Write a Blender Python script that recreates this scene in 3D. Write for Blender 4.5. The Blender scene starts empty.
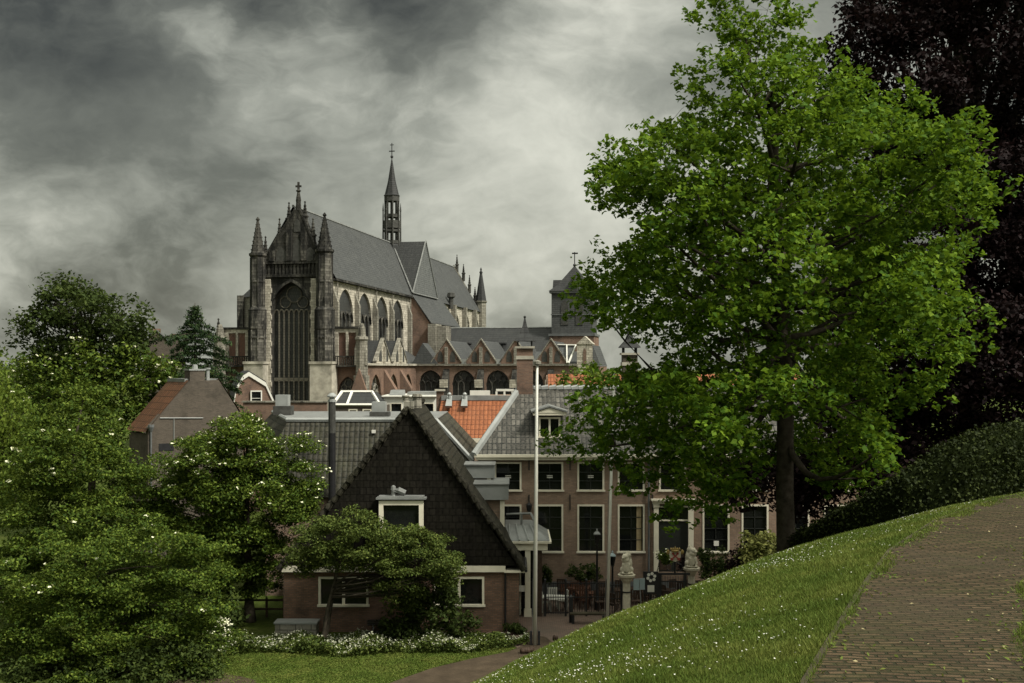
import bpy, bmesh, math, random
import numpy as np
from mathutils import Vector, Matrix
R = math.radians
random.seed(7)
SC = bpy.context.scene
COL = SC.collection

# ------------------------------------------------------------------ camera
F, CX, HY, CAMZ = 1100.0, 512.0, 368.0, 12.0      # focal in px, centre column, horizon row, camera height
cam = bpy.data.cameras.new('camera')
cam.sensor_width = 36.0
cam.lens = F / 1024 * 36
cam.shift_y = (HY - 341.5) / 1024
cam.clip_start = 0.3
cam.clip_end = 9000
camo = bpy.data.objects.new('camera', cam)
COL.objects.link(camo)
camo.location = (0, 0, CAMZ)
camo.rotation_euler = (R(90), 0, 0)
SC.camera = camo

# ------------------------------------------------------------------ exposure, sun, sky
SUN_EL, SUN_AZ = R(50), R(122)                     # azimuth clockwise from +Y (the view direction)
SC.view_settings.view_transform = 'Standard'
SC.view_settings.look = 'None'
SC.view_settings.exposure = 1.85
SC.view_settings.gamma = 1.0
sun = bpy.data.lights.new('sun', 'SUN')
sun.energy = 1.5
sun.angle = R(10)
sun.color = (1.0, 0.95, 0.85)
suno = bpy.data.objects.new('sun', sun)
COL.objects.link(suno)
sd_ = Vector((math.sin(SUN_AZ) * math.cos(SUN_EL), math.cos(SUN_AZ) * math.cos(SUN_EL), math.sin(SUN_EL)))
suno.rotation_euler = sd_.to_track_quat('Z', 'Y').to_euler()
suno.location = (30, -30, 60)

world = bpy.data.worlds.new('World')
SC.world = world
world.use_nodes = True
world.cycles.sampling_method = 'MANUAL'
world.cycles.sample_map_resolution = 512


class NT:
    """small helper to write node trees"""
    def __init__(s, tree):
        s.t = tree
        tree.nodes.clear()

    def n(s, kind, **kw):
        o = s.t.nodes.new(kind)
        for k, v in kw.items():
            if k == 'inp':
                for a, b in v.items():
                    if hasattr(b, 'is_output') or isinstance(b, bpy.types.NodeSocket):
                        s.t.links.new(b, o.inputs[a])
                    else:
                        o.inputs[a].default_value = b
            else:
                setattr(o, k, v)
        return o

    def math(s, op, a, b=0.0, c=None, clamp=False):
        i = {0: a, 1: b}
        if c is not None:
            i[2] = c
        return s.n('ShaderNodeMath', operation=op, use_clamp=clamp, inp=i).outputs[0]

    def mix(s, fac, a, b, mode='MIX'):
        m = s.n('ShaderNodeMix', data_type='RGBA', blend_type=mode)
        for idx, v in ((0, fac), (6, a), (7, b)):
            if isinstance(v, bpy.types.NodeSocket):
                s.t.links.new(v, m.inputs[idx])
            else:
                if idx and len(v) == 3:
                    v = (*v, 1)
                m.inputs[idx].default_value = v
        return m.outputs[2]

    def noise(s, vec, scale, detail=4, rough=0.55, dist=0.0):
        return s.n('ShaderNodeTexNoise', inp={'Vector': vec, 'Scale': scale, 'Detail': detail, 'Roughness': rough, 'Distortion': dist}).outputs[0]

    def ramp(s, fac, stops):
        r = s.n('ShaderNodeValToRGB', inp={0: fac})
        e = r.color_ramp.elements
        while len(e) < len(stops):
            e.new(0.5)
        for k, (p, c) in enumerate(stops):
            e[k].position = p
            e[k].color = (*c, 1) if len(c) == 3 else c
        return r.outputs[0]

    def smooth(s, v, lo, hi):
        return s.n('ShaderNodeMapRange', interpolation_type='SMOOTHSTEP', inp={0: v, 1: lo, 2: hi, 3: 0.0, 4: 1.0}).outputs[0]


def build_world():
    t = NT(world.node_tree)
    out = t.n('ShaderNodeOutputWorld')
    sky = t.n('ShaderNodeTexSky', sky_type='NISHITA')
    sky.sun_disc = False
    sky.sun_elevation = SUN_EL
    sky.sun_rotation = SUN_AZ
    sky.air_density = 1.5
    sky.dust_density = 3.0
    d = t.n('ShaderNodeTexCoord').outputs['Generated']
    sep = t.n('ShaderNodeSeparateXYZ', inp={0: d})
    x, y, z = sep.outputs
    p = t.n('ShaderNodeMapping', inp={'Vector': d, 'Location': (3.1, 0.7, 0.4), 'Scale': (1.9, 1.9, 3.0)}).outputs[0]
    def warped(scale, amt):
        c = t.n('ShaderNodeTexNoise', inp={'Vector': p, 'Scale': scale, 'Detail': 4.0, 'Roughness': 0.6}).outputs['Color']
        c = t.n('ShaderNodeVectorMath', operation='SUBTRACT', inp={0: c, 1: (.5, .5, .5)}).outputs[0]
        c = t.n('ShaderNodeVectorMath', operation='SCALE', inp={0: c, 3: amt}).outputs[0]
        return t.n('ShaderNodeVectorMath', operation='ADD', inp={0: p, 1: c}).outputs[0]
    q = warped(1.8, 0.40)
    big = t.noise(q, 1.1, 3, 0.5)
    mid = t.noise(q, 2.9, 10, 0.58)
    n3 = t.noise(warped(4.5, 0.22), 5.0, 6, 0.55)
    puff = t.math('SUBTRACT', 0.72, t.math('MULTIPLY', t.math('ABSOLUTE', t.math('SUBTRACT', n3, 0.5)), 3.0))
    v = t.math('ADD', t.math('MULTIPLY', big, 0.46), t.math('ADD', t.math('MULTIPLY', mid, 0.72), t.math('MULTIPLY', puff, 0.07)))

    def blob(px, py, rad, amt):
        dv = Vector(((px - CX) / F, 1, (HY - py) / F)).normalized()
        dist = t.n('ShaderNodeVectorMath', operation='DISTANCE', inp={0: d, 1: dv}).outputs['Value']
        dist = t.math('ADD', dist, t.math('MULTIPLY', t.math('SUBTRACT', mid, 0.5), rad * 1.1))
        return t.math('MULTIPLY', t.math('SUBTRACT', 1.0, t.smooth(dist, rad * 0.25, rad)), amt)
    for b in ((90, 120, 0.24, -0.10), (40, -40, 0.30, -0.13), (360, 40, 0.15, -0.07), (440, 30, 0.13, -0.10), (660, 40, 0.12, -0.07),
              (215, 65, 0.10, 0.10), (570, 110, 0.15, 0.05), (490, 300, 0.26, 0.08), (240, 190, 0.14, 0.05), (90, 310, 0.26, 0.13), (950, 60, .3, -.04)):
        v = t.math('ADD', v, blob(*b))
    cl = t.ramp(v, [(0.36, (0.185, 0.19, 0.158)), (0.52, (0.55, 0.57, 0.475)), (0.66, (1.22, 1.25, 1.06)), (0.84, (2.5, 2.50, 2.15))])
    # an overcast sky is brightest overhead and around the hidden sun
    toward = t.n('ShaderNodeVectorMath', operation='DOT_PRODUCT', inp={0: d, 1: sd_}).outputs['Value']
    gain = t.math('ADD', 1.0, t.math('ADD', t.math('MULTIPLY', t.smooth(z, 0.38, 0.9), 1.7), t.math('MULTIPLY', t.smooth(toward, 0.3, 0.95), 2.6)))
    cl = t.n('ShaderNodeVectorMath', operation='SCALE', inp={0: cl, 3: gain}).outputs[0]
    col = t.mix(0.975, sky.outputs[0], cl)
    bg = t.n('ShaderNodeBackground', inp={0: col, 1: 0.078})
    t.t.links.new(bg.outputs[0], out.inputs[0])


build_world()

# ------------------------------------------------------------------ materials
MATS = {}


def newmat(name):
    m = bpy.data.materials.new(name)
    m.use_nodes = True
    MATS[name] = m
    t = NT(m.node_tree)
    out = t.n('ShaderNodeOutputMaterial')
    bs = t.n('ShaderNodeBsdfPrincipled')
    t.t.links.new(bs.outputs[0], out.inputs[0])
    obj = t.n('ShaderNodeTexCoord').outputs['Object']
    return m, t, bs, obj


def setc(t, bs, c, rough=0.8, spec=0.3, metal=0.0):
    if isinstance(c, bpy.types.NodeSocket):
        t.t.links.new(c, bs.inputs['Base Color'])
    else:
        bs.inputs['Base Color'].default_value = (*c, 1)
    bs.inputs['Roughness'].default_value = rough
    bs.inputs['Specular IOR Level'].default_value = spec
    bs.inputs['Metallic'].default_value = metal


def bump(t, bs, h, strength, dist=0.05):
    b = t.n('ShaderNodeBump', inp={'Height': h, 'Strength': strength, 'Distance': dist})
    t.t.links.new(b.outputs[0], bs.inputs['Normal'])


def wallvec(t, obj, zk=1.0):
    s = t.n('ShaderNodeSeparateXYZ', inp={0: obj})
    nn = t.n('ShaderNodeSeparateXYZ', inp={0: t.n('ShaderNodeTexCoord').outputs['Normal']})
    side = t.math('GREATER_THAN', t.math('ABSOLUTE', nn.outputs[0]), t.math('ABSOLUTE', nn.outputs[1]))
    u = t.math('ADD', t.math('MULTIPLY', s.outputs[0], t.math('SUBTRACT', 1.0, side)), t.math('MULTIPLY', s.outputs[1], side))
    return t.n('ShaderNodeCombineXYZ', inp={0: u, 1: t.math('MULTIPLY', s.outputs[2], zk), 2: 0.0}).outputs[0]


def plain(name, c, rough=0.6, spec=0.3, metal=0.0, var=0.25, scale=3.0):
    m, t, bs, obj = newmat(name)
    n = t.noise(obj, scale, 5, 0.6)
    lo = tuple(v * (1 - var) for v in c)
    hi = tuple(min(1, v * (1 + var)) for v in c)
    setc(t, bs, t.ramp(n, [(0.3, lo), (0.7, hi)]), rough, spec, metal)
    bump(t, bs, t.noise(obj, scale * 6, 3), 0.15, 0.02)


def brickmat(name, c1, c2, mortar, w=0.22, h=0.075, ms=0.012, dirt=(0.03, 0.03, 0.025), dirt_amt=0.5, dscale=0.35, bs_=0.4):
    m, t, bs, obj = newmat(name)
    b = t.n('ShaderNodeTexBrick', inp={'Vector': wallvec(t, obj), 'Color1': (*c1, 1), 'Color2': (*c2, 1), 'Mortar': (*mortar, 1), 'Scale': 1.0,
                                       'Mortar Size': ms, 'Brick Width': w, 'Row Height': h, 'Bias': 0.0})
    n = t.smooth(t.noise(obj, dscale, 8, 0.65, 0.4), 0.45, 0.75)
    n2 = t.smooth(t.noise(obj, 2.5, 5, 0.7), 0.45, 0.8)
    c = t.mix(t.math('MULTIPLY', n, dirt_amt), b.outputs[0], dirt)
    c = t.mix(t.math('MULTIPLY', n2, 0.35), c, tuple(v * 1.3 for v in c1))
    setc(t, bs, c, 0.9, 0.15)
    bump(t, bs, t.math('ADD', b.outputs[1], t.noise(obj, 6, 4)), bs_, 0.03)


def stonemat(name, c1, c2, dark, damt, w=0.7, h=0.32):
    m, t, bs, obj = newmat(name)
    b = t.n('ShaderNodeTexBrick', inp={'Vector': wallvec(t, obj), 'Color1': (*c1, 1), 'Color2': (*c2, 1), 'Mortar': (*[v * 0.45 for v in c1], 1), 'Scale': 1.0,
                                       'Mortar Size': 0.022, 'Brick Width': w, 'Row Height': h, 'Bias': 0.0})
    st = t.n('ShaderNodeMapping', inp={'Vector': obj, 'Scale': (1.0, 1.0, 0.22)}).outputs[0]
    n = t.smooth(t.noise(st, 0.9, 8, 0.7, 0.5), 0.62 - damt * 0.35, 0.80 - damt * 0.35)
    n2 = t.smooth(t.noise(obj, 4.0, 5, 0.7), 0.5, 0.7)
    c = t.mix(n, b.outputs[0], dark)
    c = t.mix(t.math('MULTIPLY', n2, 0.4), c, tuple(v * 0.5 for v in c1))
    setc(t, bs, c, 0.92, 0.1)
    bump(t, bs, t.math('ADD', b.outputs[1], t.noise(obj, 3, 6, .7)), 0.6, 0.08)


def tilemat(name, c1, c2, joint, w=0.26, h=0.26, moss=None, mamt=0.4, rough=0.6, wave=0.5, zk=1.15, ms=0.035, spec=0.15, off=0.0):
    m, t, bs, obj = newmat(name)
    vec = wallvec(t, obj, zk)
    b = t.n('ShaderNodeTexBrick', offset=off, inp={'Vector': vec, 'Color1': (*c1, 1), 'Color2': (*c2, 1), 'Mortar': (*joint, 1), 'Scale': 1.0,
                                                   'Mortar Size': ms, 'Mortar Smooth': 0.4, 'Brick Width': w, 'Row Height': h, 'Bias': 0.0})
    c = b.outputs[0]
    n = t.smooth(t.noise(obj, 0.6, 7, 0.7, 0.3), 0.45, 0.72)
    if moss:
        c = t.mix(t.math('MULTIPLY', n, mamt), c, moss)
    stk = t.smooth(t.noise(t.n('ShaderNodeMapping', inp={'Vector': vec, 'Scale': (2.2, .22, 1)}).outputs[0], 1.0, 6, .65), .42, .72)
    c = t.mix(t.math('MULTIPLY', stk, .45), c, tuple(v * .45 for v in c1))
    n2 = t.noise(obj, 9, 4)
    c = t.mix(0.35, c, t.ramp(n2, [(0.3, tuple(v * .5 for v in c1)), (0.7, tuple(min(1, v * 1.5) for v in c2))]))
    setc(t, bs, c, rough, spec)
    sx = t.n('ShaderNodeSeparateXYZ', inp={0: vec}).outputs
    wv = t.math('ABSOLUTE', t.math('SINE', t.math('MULTIPLY', sx[0], math.pi / w)))
    rowp = t.math('FRACT', t.math('DIVIDE', sx[1], h))
    hgt = t.math('ADD', t.math('MULTIPLY', wv, wave), t.math('MULTIPLY', t.math('SUBTRACT', 1.0, rowp), 0.6))
    bump(t, bs, hgt, 0.9, 0.06)


def leafmat(name, c1, c2, c3, trans=0.35, rough=0.55, nscale=0.55, nw=0.5, tw=0.55):
    m, t, bs, obj = newmat(name)
    a = t.n('ShaderNodeAttribute', attribute_name='tint').outputs['Fac']
    n = t.noise(obj, nscale, 4, 0.6)
    f = t.math('ADD', t.math('MULTIPLY', a, tw), t.math('MULTIPLY', n, nw))
    c = t.ramp(f, [(0.2, c1), (0.5, c2), (0.85, c3)])
    setc(t, bs, c, max(rough, .7), 0.12)
    tr = t.n('ShaderNodeBsdfTranslucent', inp={0: t.mix(0.5, c, tuple(v * 1.2 for v in c3))})
    mx = t.n('ShaderNodeMixShader', inp={0: trans, 1: bs.outputs[0], 2: tr.outputs[0]})
    out = [x for x in t.t.nodes if x.type == 'OUTPUT_MATERIAL'][0]
    t.t.links.new(mx.outputs[0], out.inputs[0])


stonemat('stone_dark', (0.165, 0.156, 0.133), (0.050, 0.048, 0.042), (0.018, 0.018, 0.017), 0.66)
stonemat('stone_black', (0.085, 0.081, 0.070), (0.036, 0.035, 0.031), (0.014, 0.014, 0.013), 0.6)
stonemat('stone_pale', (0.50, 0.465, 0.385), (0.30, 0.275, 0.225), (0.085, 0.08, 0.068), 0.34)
brickmat('brick_dark', (0.15, 0.07, 0.045), (0.10, 0.05, 0.035), (0.10, 0.08, 0.07), dirt=(0.04, 0.03, 0.025))  # darker red-brown brick of the blind arches
stonemat('stone_tracery', (0.20, 0.185, 0.15), (0.15, 0.14, 0.115), (0.05, 0.046, 0.04), 0.2)
stonemat('stone_grey', (0.26, 0.245, 0.205), (0.17, 0.16, 0.13), (0.04, 0.038, 0.033), 0.35)
brickmat('brick_church', (0.215, 0.125, 0.086), (0.14, 0.082, 0.06), (0.16, 0.13, 0.105), dirt=(0.040, 0.032, 0.027), dirt_amt=0.85)
brickmat('brick_house', (0.28, 0.190, 0.135), (0.20, 0.132, 0.094), (0.17, 0.145, 0.115), dirt=(0.10, 0.072, 0.052), dirt_amt=0.5)
brickmat('brick_cottage', (0.20, 0.115, 0.075), (0.13, 0.075, 0.052), (0.10, 0.085, 0.07), dirt=(0.03, 0.025, 0.02), dirt_amt=0.7, dscale=0.6)
brickmat('brick_grey', (0.10, 0.082, 0.064), (0.07, 0.058, 0.046), (0.08, 0.07, 0.058), dirt=(0.032, 0.029, 0.022), dirt_amt=0.85, dscale=.5)
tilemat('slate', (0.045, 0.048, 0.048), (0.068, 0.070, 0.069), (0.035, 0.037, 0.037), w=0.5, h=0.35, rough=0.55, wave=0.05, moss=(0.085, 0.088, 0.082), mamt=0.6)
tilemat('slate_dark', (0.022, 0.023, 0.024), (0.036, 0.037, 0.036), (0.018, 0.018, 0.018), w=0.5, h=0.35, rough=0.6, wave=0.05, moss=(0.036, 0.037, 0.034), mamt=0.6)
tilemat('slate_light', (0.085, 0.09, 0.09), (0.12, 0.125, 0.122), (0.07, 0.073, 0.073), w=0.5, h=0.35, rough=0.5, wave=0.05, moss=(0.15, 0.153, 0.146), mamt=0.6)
tilemat('tile_grey', (0.019, 0.0185, 0.017), (0.130, 0.122, 0.105), (0.007, 0.010, 0.010), w=0.25, h=0.34, moss=(0.045, 0.044, 0.036), mamt=0.45, wave=0.3, ms=0.045)
tilemat('tile_dark', (0.0070, 0.0064, 0.0052), (0.0165, 0.0150, 0.0120), (0.0042, 0.0039, 0.0032), w=0.30, h=0.36, off=0.5, spec=0.02, moss=(0.014, 0.014, 0.008), mamt=0.5, rough=0.8, wave=0.2)
tilemat('tile_mossy', (0.020, 0.0185, 0.013), (0.060, 0.056, 0.041), (0.007, 0.009, 0.007), ms=0.055, w=0.27, h=0.34, moss=(0.06, 0.065, 0.035), mamt=0.6)
tilemat('tile_cottage', (0.012, 0.011, 0.008), (0.042, 0.039, 0.029), (0.004, 0.004, 0.003), ms=0.05, w=0.27, h=0.34, spec=0.04, moss=(0.030, 0.031, 0.017), mamt=0.6)
tilemat('tile_orange', (0.165, 0.056, 0.024), (0.27, 0.098, 0.042), (0.07, 0.022, 0.012), w=0.27, h=0.34, moss=(0.15, 0.065, 0.035), mamt=0.7)
tilemat('tile_rust', (0.055, 0.030, 0.018), (0.125, 0.058, 0.030), (0.02, 0.012, 0.009), w=0.34, h=0.45, moss=(0.05, 0.036, 0.022), mamt=0.7)
plain('pale_render', (0.33, 0.31, 0.255), 0.9, 0.1, 0.0, 0.45, 0.9)
plain('lead', (0.165, 0.17, 0.163), 0.5, 0.4, 0.0, 0.3, 1.5)
plain('lead_dark', (0.10, 0.105, 0.105), 0.5, 0.4, 0.0, 0.3, 1.5)
plain('zinc', (0.235, 0.245, 0.235), 0.45, 0.4, 0.0, 0.2, 0.8)
plain('cream', (0.64, 0.60, 0.48), 0.55, 0.3, 0.0, 0.08, 2)
plain('white_paint', (0.62, 0.61, 0.55), 0.5, 0.3, 0.0, 0.08, 2)
plain('iron', (0.012, 0.012, 0.013), 0.5, 0.4, 0.0, 0.3, 5)
plain('black_paint', (0.02, 0.022, 0.02), 0.4, 0.4, 0.0, 0.2, 5)
plain('soot_and_shade', (0.05, 0.05, 0.045), 0.8, 0.2, 0.0, 0.4, 3)  # also the painted shade of niches, lancets and belfry openings
plain('wood_rust', (0.085, 0.038, 0.022), 0.7, 0.2, 0.0, 0.35, 6)
plain('wood_dark', (0.05, 0.032, 0.022), 0.7, 0.2, 0.0, 0.35, 6)
plain('statue_stone', (0.47, 0.43, 0.335), 0.85, 0.15, 0.0, 0.25, 5)
plain('gold', (0.30, 0.21, 0.07), 0.4, 0.5, 0.3, 0.2, 5)
plain('red_paint', (0.28, 0.05, 0.04), 0.5, 0.3, 0.0, 0.2, 5)
plain('blue_grey', (0.24, 0.30, 0.31), 0.5, 0.3, 0.0, 0.15, 3)
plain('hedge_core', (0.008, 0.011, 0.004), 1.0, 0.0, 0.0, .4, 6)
plain('bark', (0.045, 0.038, 0.028), 0.95, 0.1, 0.0, 0.5, 6)
plain('bark_pale', (0.09, 0.075, 0.055), 0.95, 0.1, 0.0, 0.5, 6)
plain('petal', (0.36, 0.37, 0.27), 0.8, 0.1, 0.0, 0.2, 6)
plain('blossom', (0.72, 0.72, 0.52), 0.8, 0.1, 0.0, 0.1, 6)
plain('daisy', (0.54, 0.54, 0.47), 0.8, 0.1, 0.0, 0.06, 6)
plain('dry_leaf', (0.26, 0.22, 0.12), 0.8, 0.1, 0.0, 0.4, 3)
plain('kerb', (0.05, 0.043, 0.028), 0.9, 0.1, 0.0, 0.4, 3)
plain('curtain', (0.30, 0.24, 0.14), 0.9, 0.1, 0.0, 0.2, 3)

m, t, bs, obj = newmat('glass')
setc(t, bs, t.ramp(t.noise(obj, 0.7, 3), [(0.35, (0.004, 0.005, 0.005)), (0.75, (0.014, 0.015, 0.014))]), 0.08, 0.38)
m, t, bs, obj = newmat('leaded_glass')
lv = t.n('ShaderNodeTexBrick', inp={'Vector': wallvec(t, obj), 'Color1': (0.030, 0.031, 0.030, 1), 'Color2': (0.050, 0.051, 0.047, 1), 'Mortar': (0.02, 0.02, 0.02, 1), 'Scale': 1.0, 'Mortar Size': 0.03, 'Brick Width': 0.3, 'Row Height': 0.4})
setc(t, bs, lv.outputs[0], 0.35, 0.4)
bump(t, bs, t.noise(obj, 3, 3), 0.3, 0.05)

leafmat('leaf_maple', (0.023, 0.057, 0.005), (0.059, 0.124, 0.008), (0.152, 0.230, 0.017), 0.36)
leafmat('leaf_beech', (0.006, 0.003, 0.0035), (0.010, 0.005, 0.0055), (0.020, 0.0095, 0.010), 0.1)
leafmat('leaf_elder', (0.018, 0.038, 0.006), (0.052, 0.088, 0.011), (0.145, 0.190, 0.028), 0.24)
leafmat('leaf_light', (0.045, 0.075, 0.010), (0.09, 0.135, 0.018), (0.16, 0.205, 0.03), 0.35)
leafmat('leaf_dark', (0.018, 0.030, 0.007), (0.036, 0.056, 0.012), (0.065, 0.088, 0.020), 0.25)
leafmat('leaf_conifer', (0.010, 0.022, 0.010), (0.020, 0.040, 0.014), (0.042, 0.068, 0.018), 0.15)
leafmat('leaf_small_tree', (0.026, 0.044, 0.008), (0.058, 0.084, 0.016), (0.125, 0.152, 0.034), 0.2)
leafmat('leaf_hedge', (0.008, 0.013, 0.003), (0.016, 0.024, 0.005), (0.042, 0.055, 0.011), 0.1)
leafmat('leaf_yellow', (0.06, 0.08, 0.02), (0.12, 0.13, 0.035), (0.20, 0.20, 0.06), 0.3)
leafmat('grass_blade', (0.036, 0.066, 0.009), (0.078, 0.120, 0.018), (0.16, 0.178, 0.040), 0.25, nscale=0.9, nw=0.9, tw=0.25)

m, t, bs, obj = newmat('ground')
n1 = t.noise(obj, 0.35, 6, 0.6)
n2 = t.noise(obj, 4.0, 6, 0.7)
c = t.ramp(n2, [(0.3, (0.026, 0.040, 0.007)), (0.55, (0.050, 0.070, 0.011)), (0.8, (0.078, 0.092, 0.019))])
c = t.mix(t.math('MULTIPLY', t.smooth(n1, 0.5, 0.7), 0.5), c, (0.075, 0.080, 0.022))
setc(t, bs, c, 0.95, 0.1)
bump(t, bs, t.noise(obj, 30, 5, .7), 0.8, 0.05)
m, t, bs, obj = newmat('path_brick')
mp = t.n('ShaderNodeMapping', inp={'Vector': obj, 'Rotation': (0, 0, R(4))}).outputs[0]
wob = t.n('ShaderNodeVectorMath', operation='ADD', inp={0: mp, 1: t.n('ShaderNodeVectorMath', operation='SCALE', inp={0: t.n('ShaderNodeTexNoise', inp={'Vector': obj, 'Scale': 0.9, 'Detail': 3}).outputs['Color'], 3: 0.25}).outputs[0]}).outputs[0]
b = t.n('ShaderNodeTexBrick', inp={'Vector': wob, 'Color1': (0.044, 0.030, 0.017, 1), 'Color2': (0.100, 0.069, 0.039, 1), 'Mortar': (0.022, 0.022, 0.010, 1), 'Scale': 1.0, 'Mortar Size': 0.018, 'Mortar Smooth': 0.4, 'Brick Width': 0.21, 'Row Height': 0.085, 'Bias': -0.1})
mo = t.smooth(t.noise(t.n('ShaderNodeMapping', inp={'Vector': obj, 'Scale': (.7, 2.2, 1)}).outputs[0], 1.6, 9, 0.75, 0.4), 0.44, 0.66)
c = t.mix(t.math('MULTIPLY', mo, 0.75), b.outputs[0], (0.040, 0.040, 0.015))
c = t.mix(t.math('MULTIPLY', t.smooth(t.noise(obj, 0.5, 4), 0.45, 0.7), 0.4), c, (0.058, 0.044, 0.030))
setc(t, bs, c, 0.9, 0.15)
bump(t, bs, t.math('ADD', t.math('MULTIPLY', b.outputs[1], -1.0), t.noise(obj, 14, 5, .7)), 1.0, 0.03)
m, t, bs, obj = newmat('paving')
b = t.n('ShaderNodeTexBrick', inp={'Vector': obj, 'Color1': (0.13, 0.085, 0.065, 1), 'Color2': (0.17, 0.115, 0.09, 1), 'Mortar': (0.07, 0.06, 0.05, 1), 'Scale': 1.0, 'Mortar Size': 0.012, 'Brick Width': 0.2, 'Row Height': 0.1})
c = t.mix(t.math('MULTIPLY', t.smooth(t.noise(obj, 0.4, 6, .6), 0.4, 0.7), 0.6), b.outputs[0], (0.085, 0.075, 0.06))
setc(t, bs, c, 0.9, 0.15)
bump(t, bs, t.noise(obj, 8, 5), 0.5, 0.03)
m, t, bs, obj = newmat('dirt')
c = t.ramp(t.noise(obj, 1.4, 8, .65), [(0.3, (0.036, 0.027, 0.018)), (0.7, (0.072, 0.054, 0.036))])
setc(t, bs, c, 0.95, 0.1)
bump(t, bs, t.noise(obj, 9, 6), 0.6, 0.04)


# ------------------------------------------------------------------ geometry helpers
class MB:
    def __init__(s):
        s.v, s.f, s.m = [], [], []

    def poly(s, pts, m=0):
        k = len(s.v)
        s.v += [tuple(p) for p in pts]
        s.f.append(tuple(range(k, k + len(pts))))
        s.m.append(m)

    def box(s, x0, x1, y0, y1, z0, z1, m=0):
        k = len(s.v)
        s.v += [(x, y, z) for z in (z0, z1) for y in (y0, y1) for x in (x0, x1)]
        for f in ((0, 2, 3, 1), (4, 5, 7, 6), (0, 1, 5, 4), (2, 6, 7, 3), (0, 4, 6, 2), (1, 3, 7, 5)):
            s.f.append(tuple(k + i for i in f))
            s.m.append(m)

    def prism(s, pts, vec, m=0):
        """closed prism: polygon pts (3-D) swept along vec"""
        a = [Vector(p) for p in pts]
        b = [p + Vector(vec) for p in a]
        n = len(a)
        k = len(s.v)
        s.v += [tuple(p) for p in a + b]
        s.f.append(tuple(range(k, k + n)))
        s.f.append(tuple(reversed(range(k + n, k + 2 * n))))
        s.m += [m, m]
        for i in range(n):
            j = (i + 1) % n
            s.f.append((k + i, k + n + i, k + n + j, k + j))
            s.m.append(m)

    def tube(s, pts, rads, n=8, m=0, cap=True):
        pts = [Vector(p) for p in pts]
        if not isinstance(rads, (list, tuple)):
            rads = [rads] * len(pts)
        k = len(s.v)
        for i, p in enumerate(pts):
            d = (pts[min(i + 1, len(pts) - 1)] - pts[max(i - 1, 0)]).normalized()
            a = d.orthogonal().normalized() if abs(d.z) < 0.99 else Vector((1, 0, 0))
            if abs(d.z) >= 0.99:
                a = (a - d * a.dot(d)).normalized()
            b = d.cross(a)
            for q in range(n):
                th = 2 * math.pi * q / n
                s.v.append(tuple(p + (a * math.cos(th) + b * math.sin(th)) * rads[i]))
        for i in range(len(pts) - 1):
            for q in range(n):
                q2 = (q + 1) % n
                s.f.append((k + i * n + q, k + i * n + q2, k + (i + 1) * n + q2, k + (i + 1) * n + q))
                s.m.append(m)
        if cap:
            s.f.append(tuple(reversed(range(k, k + n))))
            e = k + (len(pts) - 1) * n
            s.f.append(tuple(range(e, e + n)))
            s.m += [m, m]

    def lathe(s, cx, cy, prof, n=12, m=0, rot=0.0):
        """prof: (radius, z) from bottom to top"""
        k = len(s.v)
        for r, z in prof:
            for q in range(n):
                th = 2 * math.pi * q / n + rot
                s.v.append((cx + r * math.cos(th), cy + r * math.sin(th), z))
        for i in range(len(prof) - 1):
            for q in range(n):
                q2 = (q + 1) % n
                s.f.append((k + i * n + q, k + i * n + q2, k + (i + 1) * n + q2, k + (i + 1) * n + q))
                s.m.append(m)
        s.f.append(tuple(reversed(range(k, k + n))))
        e = k + (len(prof) - 1) * n
        s.f.append(tuple(range(e, e + n)))
        s.m += [m, m]

    def ball(s, c, r, n=8, m=0):
        """ellipsoid; r scalar or triple"""
        if not isinstance(r, (tuple, list)):
            r = (r, r, r)
        k = len(s.v)
        rings = max(4, n // 2 + 1)
        for i in range(1, rings):
            ph = math.pi * i / rings
            for q in range(n):
                th = 2 * math.pi * q / n
                s.v.append((c[0] + r[0] * math.sin(ph) * math.cos(th), c[1] + r[1] * math.sin(ph) * math.sin(th), c[2] - r[2] * math.cos(ph)))
        lo, hi = len(s.v), len(s.v) + 1
        s.v += [(c[0], c[1], c[2] - r[2]), (c[0], c[1], c[2] + r[2])]
        for i in range(rings - 2):
            for q in range(n):
                q2 = (q + 1) % n
                s.f.append((k + i * n + q, k + i * n + q2, k + (i + 1) * n + q2, k + (i + 1) * n + q))
                s.m.append(m)
        e = k + (rings - 2) * n
        for q in range(n):
            q2 = (q + 1) % n
            s.f.append((lo, k + q2, k + q))
            s.f.append((hi, e + q, e + q2))
            s.m += [m, m]

    def build(s, name, mats, parent=None, smooth=False, fix=True):
        me = bpy.data.meshes.new(name)
        me.from_pydata(s.v, [], s.f)
        if isinstance(mats, str):
            mats = [mats]
        for x in mats:
            me.materials.append(MATS[x])
        me.polygons.foreach_set('material_index', s.m)
        if smooth:
            me.polygons.foreach_set('use_smooth', [True] * len(s.f))
        if fix:
            bm = bmesh.new()
            bm.from_mesh(me)
            bmesh.ops.recalc_face_normals(bm, faces=bm.faces)
            bm.to_mesh(me)
            bm.free()
        o = bpy.data.objects.new(name, me)
        COL.objects.link(o)
        if parent:
            o.parent = parent
        return o


def tag(o, label=None, cat=None, group=None, kind=None):
    for k, v in (('label', label), ('category', cat), ('group', group), ('kind', kind)):
        if v:
            o[k] = v
    return o


def empty(name, loc, rz=0.0, label=None, cat=None, group=None):
    o = bpy.data.objects.new(name, None)
    o.empty_display_size = 0.3
    COL.objects.link(o)
    o.location = loc
    o.rotation_euler = (0, 0, rz)
    return tag(o, label, cat, group)


def copy_tree(o, parent=None):
    c = o.copy()
    COL.objects.link(c)
    if parent:
        c.parent = parent
    for ch in list(o.children):
        copy_tree(ch, c)
    return c


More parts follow.
